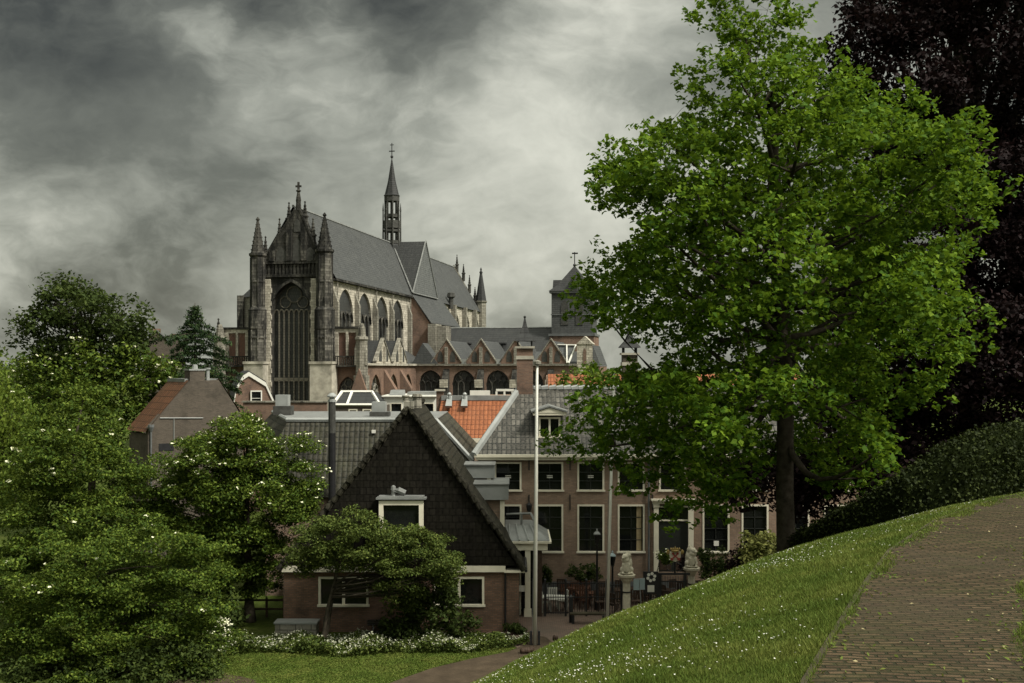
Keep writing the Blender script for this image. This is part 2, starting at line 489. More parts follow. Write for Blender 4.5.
class Fr:
    """local frame of a building: origin (ox, oy) on the ground, local x turned clockwise by a"""
    def __init__(s, ox, oy, a=0.0):
        s.ox, s.oy, s.a, s.c, s.s = ox, oy, a, math.cos(a), math.sin(a)

    def onY(s, ly, px):
        t = (px - CX) / F
        return (t * (s.oy + s.c * ly) - s.ox - s.s * ly) / (s.c + t * s.s)

    def onX(s, lx, px):
        t = (px - CX) / F
        return (t * (s.oy - s.s * lx) - s.ox - s.c * lx) / (s.s - t * s.c)

    def Z(s, lx, ly, py):
        return CAMZ + (HY - py) / F * (s.oy - s.s * lx + s.c * ly)

    def yz(s, ly, px, py):
        x = s.onY(ly, px)
        return x, s.Z(x, ly, py)


def at(px, py, d):
    return Vector(((px - CX) / F * d, d, CAMZ + (HY - py) / F * d))


def grid_wall(mb, u0, u1, z0, z1, ops, T, depth=0.12, m=0):
    """wall face with rectangular openings (ua, ub, za, zb) and their reveals; T maps (u, d, z)"""
    us = sorted({u0, u1, *[o[0] for o in ops], *[o[1] for o in ops]})
    zs = sorted({z0, z1, *[o[2] for o in ops], *[o[3] for o in ops]})
    for a, b in zip(us[:-1], us[1:]):
        for c, d in zip(zs[:-1], zs[1:]):
            uc, zc = (a + b) / 2, (c + d) / 2
            if uc < u0 or uc > u1 or zc < z0 or zc > z1 or any(o[0] < uc < o[1] and o[2] < zc < o[3] for o in ops):
                continue
            mb.poly([T(a, 0, c), T(b, 0, c), T(b, 0, d), T(a, 0, d)], m)
    for a, b, c, d in ops:
        for p, q in (((a, c), (b, c)), ((b, c), (b, d)), ((b, d), (a, d)), ((a, d), (a, c))):
            mb.poly([T(p[0], 0, p[1]), T(q[0], 0, q[1]), T(q[0], depth, q[1]), T(p[0], depth, p[1])], m)


def arch_pts(cx, w, zs, rise, n=7):
    """points of a pointed arch from left springing to right springing"""
    r = (w * w / 4 + rise * rise) / w
    L = []
    for i in range(n + 1):
        x = w / 2 * i / n
        L.append((cx - w / 2 + x, zs + math.sqrt(max(0, r * r - (x - r) ** 2))))
    return L + [(2 * cx - x, z) for x, z in reversed(L[:-1])]


def arch_wall(mb, u0, u1, z0, z1, ops, T, depth=0.5, m=0, mr=None):
    """wall with pointed openings (cx, w, zb, zs, rise)"""
    mr = m if mr is None else mr
    q = lambda a, b, c, d, dd=0: mb.poly([T(a, dd, c), T(b, dd, c), T(b, dd, d), T(a, dd, d)], m)
    u = u0
    for cx, w, zb, zs, rise in sorted(ops):
        a, b = cx - w / 2, cx + w / 2
        if a > u:
            q(u, a, z0, z1)
        if zb > z0:
            q(a, b, z0, zb)
        pts = arch_pts(cx, w, zs, rise)
        for p, r_ in zip(pts[:-1], pts[1:]):
            mb.poly([T(p[0], 0, p[1]), T(r_[0], 0, r_[1]), T(r_[0], 0, z1), T(p[0], 0, z1)], m)
        loop = [(a, zb)] + pts + [(b, zb)]
        for p, r_ in zip(loop, loop[1:] + loop[:1]):
            mb.poly([T(p[0], 0, p[1]), T(r_[0], 0, r_[1]), T(r_[0], depth, r_[1]), T(p[0], depth, p[1])], mr)
        u = b
    if u < u1:
        q(u, u1, z0, z1)


def gothic_window(parent, cx, w, zb, zs, rise, T, depth=0.45, nm=3, tmat='stone_grey', bar=0.13, transom=False, name='window', rose=True):
    mb = MB()
    pts = [(cx - w / 2, zb)] + arch_pts(cx, w, zs, rise) + [(cx + w / 2, zb)]
    mb.poly([T(p[0], depth, p[1]) for p in pts])
    win = mb.build(name, 'leaded_glass', parent, fix=False)
    tr = MB()

    def strip(p, q, b):
        d = Vector((q[0] - p[0], q[1] - p[1]))
        if d.length < 1e-4:
            return
        n_ = Vector((-d.y, d.x)).normalized() * b / 2
        c4 = [(p[0] + n_.x, p[1] + n_.y), (q[0] + n_.x, q[1] + n_.y), (q[0] - n_.x, q[1] - n_.y), (p[0] - n_.x, p[1] - n_.y)]
        a = [Vector(T(x, depth - 0.26, z)) for x, z in c4]
        tr.prism(a, Vector(T(0, depth - 0.02, 0)) - Vector(T(0, depth - 0.26, 0)))
    sub = w / (nm + 1)
    hz = lambda x: arch_h(cx, w, zs, rise, x)
    for i in range(1, nm + 1):
        x = cx - w / 2 + sub * i
        strip((x, zb), (x, min(zs + 0.05 * rise, hz(x))), bar)
    for i in range(nm + 1):
        ap = arch_pts(cx - w / 2 + sub * (i + .5), sub, zs - sub * .2, sub * .75, 3)
        for p, q in zip(ap[:-1], ap[1:]):
            if p[1] < hz(p[0]) + .02 and q[1] < hz(q[0]) + .02:
                strip(p, q, bar * .8)
    rr = w * 0.19
    for ox, oz, r0 in (((0, rise * 0.60, rr), (-w * .22, rise * .34, rr * .72), (w * .22, rise * .34, rr * .72)) if rose else ()):
        c8 = [(cx + ox + r0 * math.cos(k * math.pi / 5), zs + oz + r0 * math.sin(k * math.pi / 5)) for k in range(11)]
        for p, q in zip(c8[:-1], c8[1:]):
            strip(p, q, bar * .45)
    if transom:
        z = zb + (zs - zb) * transom
        strip((cx - w / 2, z), (cx + w / 2, z), bar * 3.2)
    tr.build('tracery', tmat, win)
    return win


def arch_h(cx, w, zs, rise, x):
    r = (w * w / 4 + rise * rise) / w
    dx = w / 2 - abs(x - cx)
    return zs + math.sqrt(max(0, r * r - (dx - r) ** 2))


def sash_window(parent, u0, u1, z0, z1, T, fw=0.09, bars=(2, 3), mat='cream', inset=0.0, name='window', barmat='black_paint', sill=True):
    """casing proud of the wall, dark pane behind thin glazing bars"""
    fr_ = MB()
    P = lambda a, b, c, d, d0, d1: fr_.prism([T(a, d0, c), T(b, d0, c), T(b, d0, d), T(a, d0, d)], Vector(T(0, d1, 0)) - Vector(T(0, d0, 0)))
    P(u0, u0 + fw, z0 + fw, z1 - fw, -0.03, 0.11)
    P(u1 - fw, u1, z0 + fw, z1 - fw, -0.03, 0.11)
    P(u0, u1, z1 - fw, z1, -0.03, 0.11)
    P(u0 - (0.05 if sill else 0), u1 + (0.05 if sill else 0), z0, z0 + fw, -0.08 if sill else -0.03, 0.11)
    w = fr_.build(name, mat, parent)
    g = MB()
    g.poly([T(u0, 0.10, z0), T(u1, 0.10, z0), T(u1, 0.10, z1), T(u0, 0.10, z1)])
    g.build('pane', 'glass', w, fix=False)
    if bars:
        b = MB()
        a0, a1, c0, c1 = u0 + fw, u1 - fw, z0 + fw, z1 - fw
        B = lambda a, bb, c, d: b.prism([T(a, 0.06, c), T(bb, 0.06, c), T(bb, 0.06, d), T(a, 0.06, d)], Vector(T(0, 0.095, 0)) - Vector(T(0, 0.06, 0)))
        for i in range(1, bars[0]):
            x = a0 + (a1 - a0) * i / bars[0]
            B(x - 0.018, x + 0.018, c0, c1)
        for i in range(1, bars[1]):
            z = c0 + (c1 - c0) * i / bars[1]
            B(a0, a1, z - 0.02, z + 0.02)
        b.build('glazing_bar', barmat, w)
    return w


# ------------------------------------------------------------------ terrain
PATH_L = np.array([(-4, -12), (-1.6, -4), (0.3, 3), (2.25, 8.38), (3.77, 11.84), (4.98, 14.43), (6.66, 17.25), (8.66, 19.85), (10.2, 21.4), (13, 23.2), (18, 24.2), (30, 25)], float)


def path_t(x, y):
    """signed distance to the path's left edge, positive on the downhill side"""
    P = np.stack([np.asarray(x, float), np.asarray(y, float)], -1)
    best = np.full(P.shape[:-1], 1e9)
    s = np.zeros(P.shape[:-1])
    for a, b in zip(PATH_L[:-1], PATH_L[1:]):
        d = b - a
        k = np.clip(((P - a) @ d) / (d @ d), 0, 1)
        r = P - (a + k[..., None] * d)
        dist = np.hypot(r[..., 0], r[..., 1])
        m_ = dist < best - 1e-9
        best = np.where(m_, dist, best)
        s = np.where(m_, np.sign(d[0] * r[..., 1] - d[1] * r[..., 0]), s)
    return best * s


PZ = 9.6


def height(x, y):
    x = np.asarray(x, float)
    y = np.asarray(y, float)
    t_ = path_t(x, y)
    tp = np.maximum(t_, 0)
    f = np.where(tp < 7, 0.25 * tp + 0.35 * tp * tp / 14, 2.975 + 0.6 * (tp - 7))
    z = PZ - f
    z = np.where(z < 0.2, 0.2 * np.exp(np.minimum((z - 0.2) / 0.2, 0)), z)          # soft foot of the slope
    z = np.where(z < 0.02, 0.0, z)
    wob = 0.03 * np.sin(x * 1.3 + y * .7) + 0.025 * np.sin(x * .6 - y * 1.1)
    z = np.where((tp > 0.5) & (z > 0.3), z + wob * np.clip((tp - .5) / 2, 0, 1), z)
    up = np.maximum(-t_ - 2.6, 0)                                                          # bank rising right of the path
    z = np.where(t_ < -2.6, PZ + 0.10 * np.minimum(up, 25), z)
    return z


def hz_(x, y):
    return float(height(np.array([x]), np.array([y]))[0])


def build_terrain():
    xs = np.concatenate([[-4000, -1200, -400, -150, -80, -50, -38], np.arange(-30, 40.1, 0.5), [50, 65, 90, 150, 400, 1200, 4000]])
    ys = np.concatenate([[-4000, -800, -150, -60, -30], np.arange(-16, 60.1, 0.5), [70, 90, 130, 220, 500, 1500, 6000]])
    X, Y = np.meshgrid(xs, ys)
    Z = height(X, Y)
    n0, n1 = X.shape
    v = np.stack([X.ravel(), Y.ravel(), Z.ravel()], -1)
    i = np.arange(n0 * n1).reshape(n0, n1)
    f = np.stack([i[:-1, :-1].ravel(), i[:-1, 1:].ravel(), i[1:, 1:].ravel(), i[1:, :-1].ravel()], -1)
    me = bpy.data.meshes.new('ground')
    me.from_pydata(v.tolist(), [], f.tolist())
    me.materials.append(MATS['ground'])
    me.polygons.foreach_set('use_smooth', [True] * len(f))
    o = bpy.data.objects.new('ground', me)
    COL.objects.link(o)
    tag(o, kind='structure')


build_terrain()


def path_w(y):
    return 1.54 + 0.10 * np.clip((y - 8) / 5, 0, 1) + 0.9 * np.clip((y - 14.5) / 5, 0, 1)


def path_strip(name, mat, off0, off1, nw, lift, z_extra=0.0, w_fn=None):
    """ribbon along the path between two offsets right of the left edge"""
    P = [Vector((*p, 0)) for p in PATH_L]
    pts = []
    for a, b in zip(P[:-1], P[1:]):
        n = max(1, int((b - a).length / 0.4))
        pts += [a.lerp(b, k / n) for k in range(n)]
    pts.append(P[-1])
    mb = MB()
    rows = []
    for i, p in enumerate(pts):
        lo, hi = max(0, i - 4), min(len(pts) - 1, i + 4)
        d = (pts[hi] - pts[lo]).normalized()
        nr = Vector((d.y, -d.x, 0))
        w1 = off1 if w_fn is None else w_fn(p, off1)
        rows.append([p + nr * (off0 + (w1 - off0) * k / nw) for k in range(nw + 1)])
    for a, b in zip(rows[:-1], rows[1:]):
        for k in range(nw):
            q = [a[k], a[k + 1], b[k + 1], b[k]]
            mb.poly([(c.x, c.y, hz_(c.x, c.y) * 0 + PZ + lift) for c in q])
    return mb.build(name, mat)


tag(path_strip('path', 'path_brick', -0.02, 1.40, 4, 0.010, w_fn=lambda p, o: path_w(p.y)), kind='structure')
tag(path_strip('path_kerb', 'kerb', -0.05, 0.0, 1, 0.016), kind='structure')


def flat(name, pts, z, mat, kind='structure'):
    mb = MB()
    mb.poly([(x, y, z) for x, y in pts])
    o = mb.build(name, mat, fix=False)
    return tag(o, kind=kind)


flat('courtyard', [(-0.5, 43.0), (1.5, 42.5), (22, 42.5), (22, 57.9), (-1.8, 57.9), (-1.8, 50.2), (-0.6, 49.0), (0.3, 47)], 0.004, 'paving')
flat('garden_path', [(-6.2, 39.0), (0.4, 39.0), (3.0, 43.5), (1.5, 49.0), (0.6, 49.6), (0.55, 47.6), (-0.2, 46.4), (-1.7, 45.3), (-3.2, 43.9), (-4.6, 41.9)], 0.024, 'dirt')
flat('bare_soil', [(-14.2, 39.5), (-9.4, 39.5), (-9.8, 42.2), (-11.2, 43.2), (-13.0, 42.6)], 0.021, 'dirt')
flat('street', [(-30, 101), (-14, 98), (18, 96), (30, 100), (20, 124), (-36, 124)], 0.004, 'paving')


# ------------------------------------------------------------------ the great church
def build_church():
    A = R(10.7)
    fr = Fr((291 - CX) / F * 131, 131.0, A)
    ch = empty('gothic_church', (fr.ox, fr.oy, 0), -A,
               'huge grey stone gothic church with slate roofs, tall traceried front window and needle spire', 'church')
    HW, EA, RI = 5.05, 23.0, 31.4                 # half width of the high body, eaves, ridge
    YC, YE = 41.0, 82.0                           # crossing, far end
    AX = HW + 3.85                                # outer face of the low aisles
    YA = 23.0                                     # front of the nave aisle
    front = lambda Y0: (lambda u, d, z: (u, Y0 + d, z))
    right = lambda X0: (lambda u, d, z: (X0 - d, u, z))
    TF = front(0.0)
    fx = lambda px: fr.onY(0, px)
    fz = lambda px, py: fr.Z(fr.onY(0, px), 0, py)

    # ---- front wall of the transept, with the great window
    wl, wr = fx(271.5), fx(311.5)
    wc, ww = (wl + wr) / 2, wr - wl
    zb, zs = 3.2, fz(291, 312)
    rise = fz(291, 282) - zs
    ztop = fz(291, 262)
    mb = MB()
    arch_wall(mb, -HW + .2, HW - .2, 0, ztop, [(wc, ww, zb, zs, rise)], TF, 1.1)
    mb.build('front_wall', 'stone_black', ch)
    gothic_window(ch, wc, ww, zb, zs, rise, TF, 1.0, 7, 'stone_tracery', 0.13, 0.48, name='great_window')
    # pale jambs either side of the window
    for a, b in ((fx(265.8), wl - .04), (wr + .04, fx(318.0))):
        mb = MB()
        mb.box(a, b, -0.35, 0.0, 0, fz(291, 279))
        n = 26
        inner = b if a < 0 else a
        for k in range(n):
            if k % 2:
                z = 1 + k * 0.8
                mb.box(inner - .12, inner + .12, -0.34, -0.02, z, z + .55)
        mb.build('jamb', 'stone_pale', ch)
    # moulded arch band over the window
    mb = MB()
    po = arch_pts(wc, ww + 0.5, zs, rise + .35, 10)
    pi_ = arch_pts(wc, ww - 0.05, zs, rise, 10)
    for k in range(len(po) - 1):
        mb.prism([TF(po[k][0], -.2, po[k][1]), TF(po[k + 1][0], -.2, po[k + 1][1]), TF(pi_[k + 1][0], -.2, pi_[k + 1][1]), TF(pi_[k][0], -.2, pi_[k][1])], (0, .25, 0))
    mb.build('arch_moulding', 'stone_dark', ch)
    # blind arcade band and parapet under the gable
    mb = MB()
    z0, z1 = fz(291, 277), fz(291, 263)
    mb.box(fx(264), fx(319), -0.28, -0.02, z0, z0 + .3)
    mb.box(fx(264), fx(319), -0.34, -0.02, z1 - .1, z1 + .25)
    for k in range(15):
        x = fx(266) + (fx(317) - fx(266)) * k / 14
        mb.box(x - .12, x + .12, -0.2, -.02, z0 + .3, z1 - .1)
    mb.build('parapet_band', 'stone_black', ch)

    # ---- gable with niches, pinnacles and finial
    gx0, gz0 = fx(264), fz(291, 263) + .26
    gx1 = fx(320.5)
    gxa, gza = fx(298), fz(298, 210)
    mb = MB()
    mb.prism([(gx0, -.25, gz0), (gx1, -.25, gz0), (gxa + .25, -.25, gza), (gxa - .25, -.25, gza)], (0, 0.9, 0))
    gab = mb.build('gable', 'stone_black', ch)
    mb = MB()
    for cx, w, a, b, ri in ((fx(298), 1.15, fz(291, 261), fz(298, 248), 1.1), (fx(282), 1.3, fz(291, 262), fz(282, 256), 1.0), (fx(311), 1.3, fz(291, 262), fz(311, 256), 1.0), (fx(298), .8, fz(298, 232), fz(298, 226), .8)):
        pts = arch_pts(cx, w, b, ri)
        loop = [(cx - w / 2, a)] + pts + [(cx + w / 2, a)]
        mb.prism([(x, -.30, z) for x, z in loop], (0, .04, 0))
    mb.build('niche', 'soot_and_shade', gab)  # thin dark plates; the shade inside the niches is put into their colour
    mb = MB()
    for cx in (fx(290), fx(304.5), fx(273), fx(317)):
        t_ = (cx - gx0) / (gxa - gx0) if cx < gxa else (gx1 - cx) / (gx1 - gxa)
        mb.box(cx - .35, cx + .35, -.42, -.26, gz0, gz0 + (gza - gz0) * max(.05, t_) * .78)
    mb.build('gable_panel', 'stone_dark', gab)
    mb = MB()
    for s, (ex, ez) in ((-1, (gx0, gz0)), (1, (gx1, gz0))):
        p = Vector((ex, -.3, ez))
        q = Vector((gxa + .22 * s, -.3, gza))
        d = q - p
        n_ = Vector((-d.z, 0, d.x)).normalized() * (.2 if s < 0 else -.2)
        mb.prism([p, q, q + n_, p + n_], (0, 1.0, 0))
        for k in range(1, 12):                       # crockets
            c = p.lerp(q, k / 12) + n_
            mb.ball((c.x, -.05, c.z), (.11, .11, .2), 6)
    mb.build('coping', 'stone_black', gab)

    def pinnacle(x, y, zb_, zt, r, parent=ch, mat='stone_black', name='pinnacle'):
        mb = MB()
        h = zt - zb_
        mb.lathe(x, y, [(r, zb_), (r, zb_ + h * .42), (r * 1.35, zb_ + h * .43), (r * 1.3, zb_ + h * .47), (r * .8, zb_ + h * .5), (r * .18, zt - h * .06), (r * .42, zt - h * .04), (r * .1, zt)], 8)
        for k in range(3):
            z = zb_ + h * (.58 + .11 * k)
            mb.lathe(x, y, [(r * .5, z), (r * .95 - r * .2 * k, z + .08), (r * .4, z + .18)], 6)
        return mb.build(name, mat, parent)
    for px, pb, pt in ((265.5, 262, 236), (279.5, 246, 218), (289, 226, 202), (305, 222, 201), (313, 243, 218)):
        x, z0 = fr.yz(.2, px, pb)
        pinnacle(x, .2, z0 - .8, fr.Z(x, .2, pt), .36)
    x, z0 = fr.yz(.2, 298.5, 207)
    z1 = fr.Z(x, .2, 182)
    mb = MB()
    mb.lathe(x, .2, [(.38, z0 - .6), (.3, z0 + .6), (.34, z0 + .8), (.17, z1 - 1.2), (.34, z1 - 1.05), (.14, z1 - .9), (.12, z1 - .55)], 8)
    mb.box(x - .36, x + .36, .1, .3, z1 - .62, z1 - .4)
    mb.box(x - .11, x + .11, .09, .31, z1 - .9, z1)
    mb.build('finial', 'stone_black', ch)

    # ---- corner stair turrets
    def turret(pxc, r_up, r_lo, py_cap, py_tip, wpx):
        cx = fr.onY(-.6, pxc)
        Zc = lambda py: fr.Z(cx, -.6, py)
        z_cap, z_tip, z_mid, z_w = Zc(py_cap), Zc(py_tip), Zc(310), Zc(364)
        mb = MB()
        mb.lathe(cx, -.6, [(r_lo, z_w), (r_lo, z_mid - 2.4), (r_lo * 1.06, z_mid - 2.2), (r_lo * 1.06, z_mid - .1), (r_lo * 1.1, z_mid), (r_up, z_mid + .4), (r_up, z_cap - .5), (r_up * 1.22, z_cap - .25), (r_up * 1.22, z_cap)], 8, rot=math.pi / 8)
        t_ = mb.build('stair_turret', 'stone_dark', ch)
        mb = MB()
        for k in range(8):                            # slim shafts on the corners and blind panels
            th = math.pi / 8 + k * math.pi / 4
            c, s = math.cos(th), math.sin(th)
            mb.tube([(cx + c * r_lo * .99, -.6 + s * r_lo * .99, z_w), (cx + c * r_lo * .99, -.6 + s * r_lo * .99, z_mid - 2.4)], .1, 5)
            mb.tube([(cx + c * r_up * .99, -.6 + s * r_up * .99, z_mid + .4), (cx + c * r_up * .99, -.6 + s * r_up * .99, z_cap - .5)], .09, 5)
        for z in (z_w + 3, z_w + 6, z_mid + 3.2):
            rr = r_lo if z < z_mid else r_up
            mb.lathe(cx, -.6, [(rr * 1.0, z), (rr * 1.07, z + .08), (rr * 1.07, z + .22), (rr, z + .3)], 8, rot=math.pi / 8)
        mb.build('shaft', 'stone_dark', t_)
        mb = MB()
        h = z_tip - z_cap
        mb.lathe(cx, -.6, [(r_up * 1.02, z_cap + .01), (r_up * .9, z_cap + .25), (.14, z_tip - .45), (.26, z_tip - .3), (.05, z_tip)], 8, rot=math.pi / 8)
        for k in range(8):
            th = math.pi / 8 + k * math.pi / 4
            for q in range(7):
                f = .06 + q * .125
                r_ = r_up * .90 * (1 - f) + .06
                mb.ball((cx + r_ * math.cos(th), -.6 + r_ * math.sin(th), z_cap + .2 + h * f * .92), (.06, .06, .1), 5)
        mb.build('spire', 'stone_black', t_)
        # pale foot of the turret
        mb = MB()
        mb.box(cx - wpx, cx + wpx, -1.9, 0.0, 0, z_w)
        mb.box(cx - wpx - .1, cx + wpx + .1, -2.0, 0.0, z_w, z_w + .3)
        ft = mb.build('turret_foot', 'pale_render', t_)
        return t_
    turret(257.8, 0.85, 1.05, 253.5, 217, 1.2)
    turret(324.6, 0.92, 1.12, 249.5, 212.5, 1.35)

    # ---- high roof of the transept
    OV = .35
    mb = MB()
    for a, b in ((.65, YE - .6),):
        for s in (-1, 1):
            mb.poly([(s * (HW + OV), a, EA - .3), (s * (HW + OV), b, EA - .3), (0, b, RI), (0, a, RI)])
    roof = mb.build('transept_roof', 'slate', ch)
    mb = MB()
    mb.tube([(0, .6, RI), (0, YE - .6, RI)], .16, 6)
    mb.build('ridge_capping', 'lead', roof)
    # far gable
    mb = MB()
    mb.prism([(-HW, YE - .6, 0), (HW, YE - .6, 0), (HW, YE - .6, EA), (0, YE - .6, RI + .4), (-HW, YE - .6, EA)], (0, .7, 0))
    mb.build('rear_gable', 'stone_grey', ch)
    for px, pb, pt in ((457, 270, 254.5), (463.5, 278, 264), (469.5, 290, 275), (475, 300, 287)):
        x, z0 = fr.yz(YE - .3, px, pb)
        pinnacle(x, YE - .3, z0 - .6, fr.Z(x, YE - .3, pt), .3)
    cx = HW + .2
    zt, zc = fr.Z(cx, YE, 267.5), fr.Z(cx, YE, 301)
    mb = MB()
    mb.lathe(cx, YE, [(1.25, 0), (1.25, EA - 4), (1.0, EA - 3.5), (1.0, zc - .4), (1.2, zc - .2), (1.2, zc)], 8, rot=.39)
    t_ = mb.build('stair_turret', 'stone_grey', ch)
    mb = MB()
    mb.lathe(cx, YE, [(1.05, zc + .01), (.24, zt - 1.2), (.34, zt - .9), (.12, zt - .6), (.2, zt - .4), (.05, zt)], 8, rot=.39)
    mb.build('spire', 'slate_dark', t_)

    # ---- clerestory walls
    cw = [fr.onX(HW, p) for p in (345.6, 364.6, 381.9, 397.6)]
    ops = [(c, 5.9, 12.0, EA - 4.9, 3.6) for c in cw]
    y_e = 33.7
    mb = MB()
    arch_wall(mb, 0, y_e, 0, EA - .35, ops, right(HW), .28)
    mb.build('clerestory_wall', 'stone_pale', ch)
    for o in ops:
        gothic_window(ch, *o, right(HW), .26, 3, 'stone_dark', .16, rose=False)
    mb = MB()
    bts = [(cw[0] + cw[1]) / 2, (cw[1] + cw[2]) / 2, (cw[2] + cw[3]) / 2, .9, y_e - 1.2]
    for y in bts:
        mb2 = MB()
        mb2.box(HW + .01, HW + .6, y - .3, y + .3, 12, EA - 3.2)
        mb2.prism([(HW + .01, y - .3, EA - 3.2), (HW + .6, y - .3, EA - 3.2), (HW + .01, y - .3, EA - 1.6)], (0, .6, 0))
        mb2.tube([(HW + .25, y + .5, 12), (HW + .25, y + .5, EA - .6)], .1, 6)
        mb2.build('buttress', 'stone_grey', ch)
    mb.box(HW + .02, HW + .5, .3, y_e, EA - .62, EA - .36)
    mb.build('cornice', 'stone_black', ch)
    fw = [fr.onX(HW, p) for p in (457, 467.5, 477)]
    ops = [(c, 3.8, 13.0, EA - 4.6, 3.0) for c in fw]
    mb = MB()
    arch_wall(mb, 48.5, YE - .6, 0, EA - .35, ops, right(HW), .28)
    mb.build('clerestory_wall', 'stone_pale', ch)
    for o in ops:
        gothic_window(ch, *o, right(HW), .26, 3, 'stone_grey', .16)
    for p in (451.5, 462.5, 472.5, 480):
        y = fr.onX(HW, p)
        mb = MB()
        mb.box(HW + .01, HW + .8, y - .45, y + .45, 12, EA - .2)
        mb.build('buttress', 'stone_grey', ch)
    mb = MB()
    y = fr.onX(HW + .4, 450.5)
    mb.lathe(HW + .5, y, [(.4, EA - 1), (.4, EA + .8), (.75, EA + 1.0), (.6, EA + 1.7), (.2, EA + 1.8)], 8)
    mb.build('chimney', 'soot_and_shade', ch)
    # left side of the high body
    mb = MB()
    mb.box(-HW, -HW + .6, .4, YE - .6, 0, EA - .35)
    mb.build('clerestory_wall', 'stone_grey', ch)

    # ---- crossing: cross gable flush with the transept wall
    ya, yb = 33.7, 48.3
    mb = MB()
    xg = HW + .35
    mb.poly([(xg, ya, EA + .2), (xg, yb, EA + .2), (xg, YC, RI + .35)])
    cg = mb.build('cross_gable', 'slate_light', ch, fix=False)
    mb = MB()
    mb.poly([(0, YC, RI + .2), (xg - .02, YC, RI + .2), (xg - .02, ya, EA + .1), (HW * .995, ya, EA)])
    mb.poly([(0, YC, RI + .2), (xg - .02, YC, RI + .2), (xg - .02, yb, EA + .1), (HW * .995, yb, EA)])
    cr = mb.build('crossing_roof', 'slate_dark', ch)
    mb = MB()
    for q in (((0, YC, RI + .25), (xg, ya - .05, EA + .25)), ((xg + .05, YC, RI + .35), (xg + .05, ya - .1, EA + .15)), ((xg + .05, YC, RI + .35), (xg + .05, yb + .1, EA + .15)), ((xg + .06, ya, EA + .16), (xg + .06, yb, EA + .16))):
        mb.tube(list(q), .11, 5)
    mb.build('lead_flashing', 'lead', cr)
    mb = MB()
    mb.box(0.3, HW + .05, ya + .01, yb, 0, EA - .4)
    mb.build('crossing_wall', 'stone_grey', ch)
    # lean-to below it
    x2, z2, y2 = 8.0, 18.7, 52.0
    mb = MB()
    mb.poly([(HW + .06, ya, 0), (x2, ya, 0), (x2, ya, z2), (HW + .06, ya, EA + .1)])
    mb.poly([(x2, ya, 0), (x2, y2, 0), (x2, y2, z2), (x2, ya, z2)])
    mb.build('lean_to_wall', 'brick_church', ch)
    mb = MB()
    mb.prism([(HW + .05, ya - .2, EA + .15), (x2 + .3, ya - .2, z2 - .1), (x2 + .3, y2, z2 - .1), (HW + .05, y2, EA + .15)], (0, 0, .15))
    mb.build('lean_to_roof', 'slate', ch)
    # stone block between lean-to and nave
    bx0, bx1 = fr.onY(33.0, 428.5), fr.onY(33.0, 446)
    mb = MB()
    mb.box(bx0, bx0 + (bx1 - bx0) * .45, 32.6, 36, 0, fr.Z(bx0, 33, 324))
    mb.box(bx0 + (bx1 - bx0) * .45, bx1, 33.0, 36, 0, fr.Z(bx0, 33, 326))
    mb.build('stair_block', 'stone_grey', ch)

    # ---- needle spire over the crossing
    fl = lambda py: fr.Z(0, YC, py)
    z0, z1, z2_, z3 = fl(246), fl(226), fl(196.5), fl(160)
    r = 1.12
    fle = MB()
    fle.lathe(0, YC, [(1.45, z0 - 1.6), (1.45, z0), (1.3, z0 + .3), (.25, z0 + .35)], 8, rot=.39)
    fle.lathe(0, YC, [(.2, z0 + .3), (.2, z2_)], 6)
    fo = fle.build('crossing_spire', 'slate_dark', ch)
    mb = MB()
    for k in range(8):
        th = .39 + k * math.pi / 4
        c, s = math.cos(th), math.sin(th)
        mb.tube([(c * 1.36, YC + s * 1.36, z0), (c * 1.36, YC + s * 1.36, z1 + 2.3)], [.14, .10], 5)
        mb.tube([(c * 1.36, YC + s * 1.36, z1 + 2.3), (c * 1.36, YC + s * 1.36, z1 + 3.6)], [.14, .02], 5)
        mb.tube([(c * 1.02, YC + s * 1.02, z0), (c * 1.02, YC + s * 1.02, z2_)], .15, 5)
    for z, h, r_ in ((z0 + .3, .5, 1.4), (z1 - .4, 1.2, 1.38), (z1 + 1.3, .5, 1.2), (z2_ - .8, .9, 1.18), ((z0 + z1) / 2 + .6, .35, 1.35)):
        mb.lathe(0, YC, [(r_ * .7, z), (r_, z), (r_, z + h), (r_ * .7, z + h)], 8, rot=.39)
    mb.build('lantern', 'soot_and_shade', fo)
    mb = MB()
    mb.lathe(0, YC, [(1.3, z2_ + .1), (1.1, z2_ + .3), (.6, z2_ + (z3 - z2_) * .42), (.10, z3)], 8, rot=.39)
    mb.build('spire', 'slate_dark', fo)
    mb = MB()
    zt = fl(143)
    mb.tube([(0, YC, z3 - .3), (0, YC, zt)], .07, 6)
    mb.ball((0, YC, z3 + .5), .24, 8)
    mb.box(-.45, .45, YC - .05, YC + .05, zt - 1.35, zt - 1.2)
    mb.box(-.3, .3, YC - .05, YC + .05, zt - .35, zt - .25)
    mb.build('weather_vane', 'iron', fo)

    # ---- low nave to the right, with its roof
    nx0, nx1 = bx0 + .5, fr.onY(YC, 552.5)
    NR, NE = fr.Z((nx0 + nx1) / 2, YC, 328), 13.6
    mb = MB()
    for s in (-1, 1):
        mb.poly([(nx0, YC, NR), (nx1, YC, NR), (nx1, YC + s * 7.4, NE), (nx0, YC + s * 7.4, NE)])
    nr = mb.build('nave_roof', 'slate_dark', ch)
    mb = MB()
    mb.tube([(nx0, YC, NR), (nx1, YC, NR)], .14, 6)
    mb.build('ridge_capping', 'lead', nr)
    for p in (462, 497):
        x = fr.onY(36.5, p)
        mb = MB()
        mb.box(x - 1.2, x + 1.2, 35.4, 38.5, 14.4, 15.6)
        mb.box(x - 1.4, x + 1.4, 35.2, 38.6, 15.6, 15.75)
        mb.build('roof_vent', 'slate_dark', nr)
    mb = MB()
    mb.box(nx0, nx1, 34.0, 48.0, 0, NE)
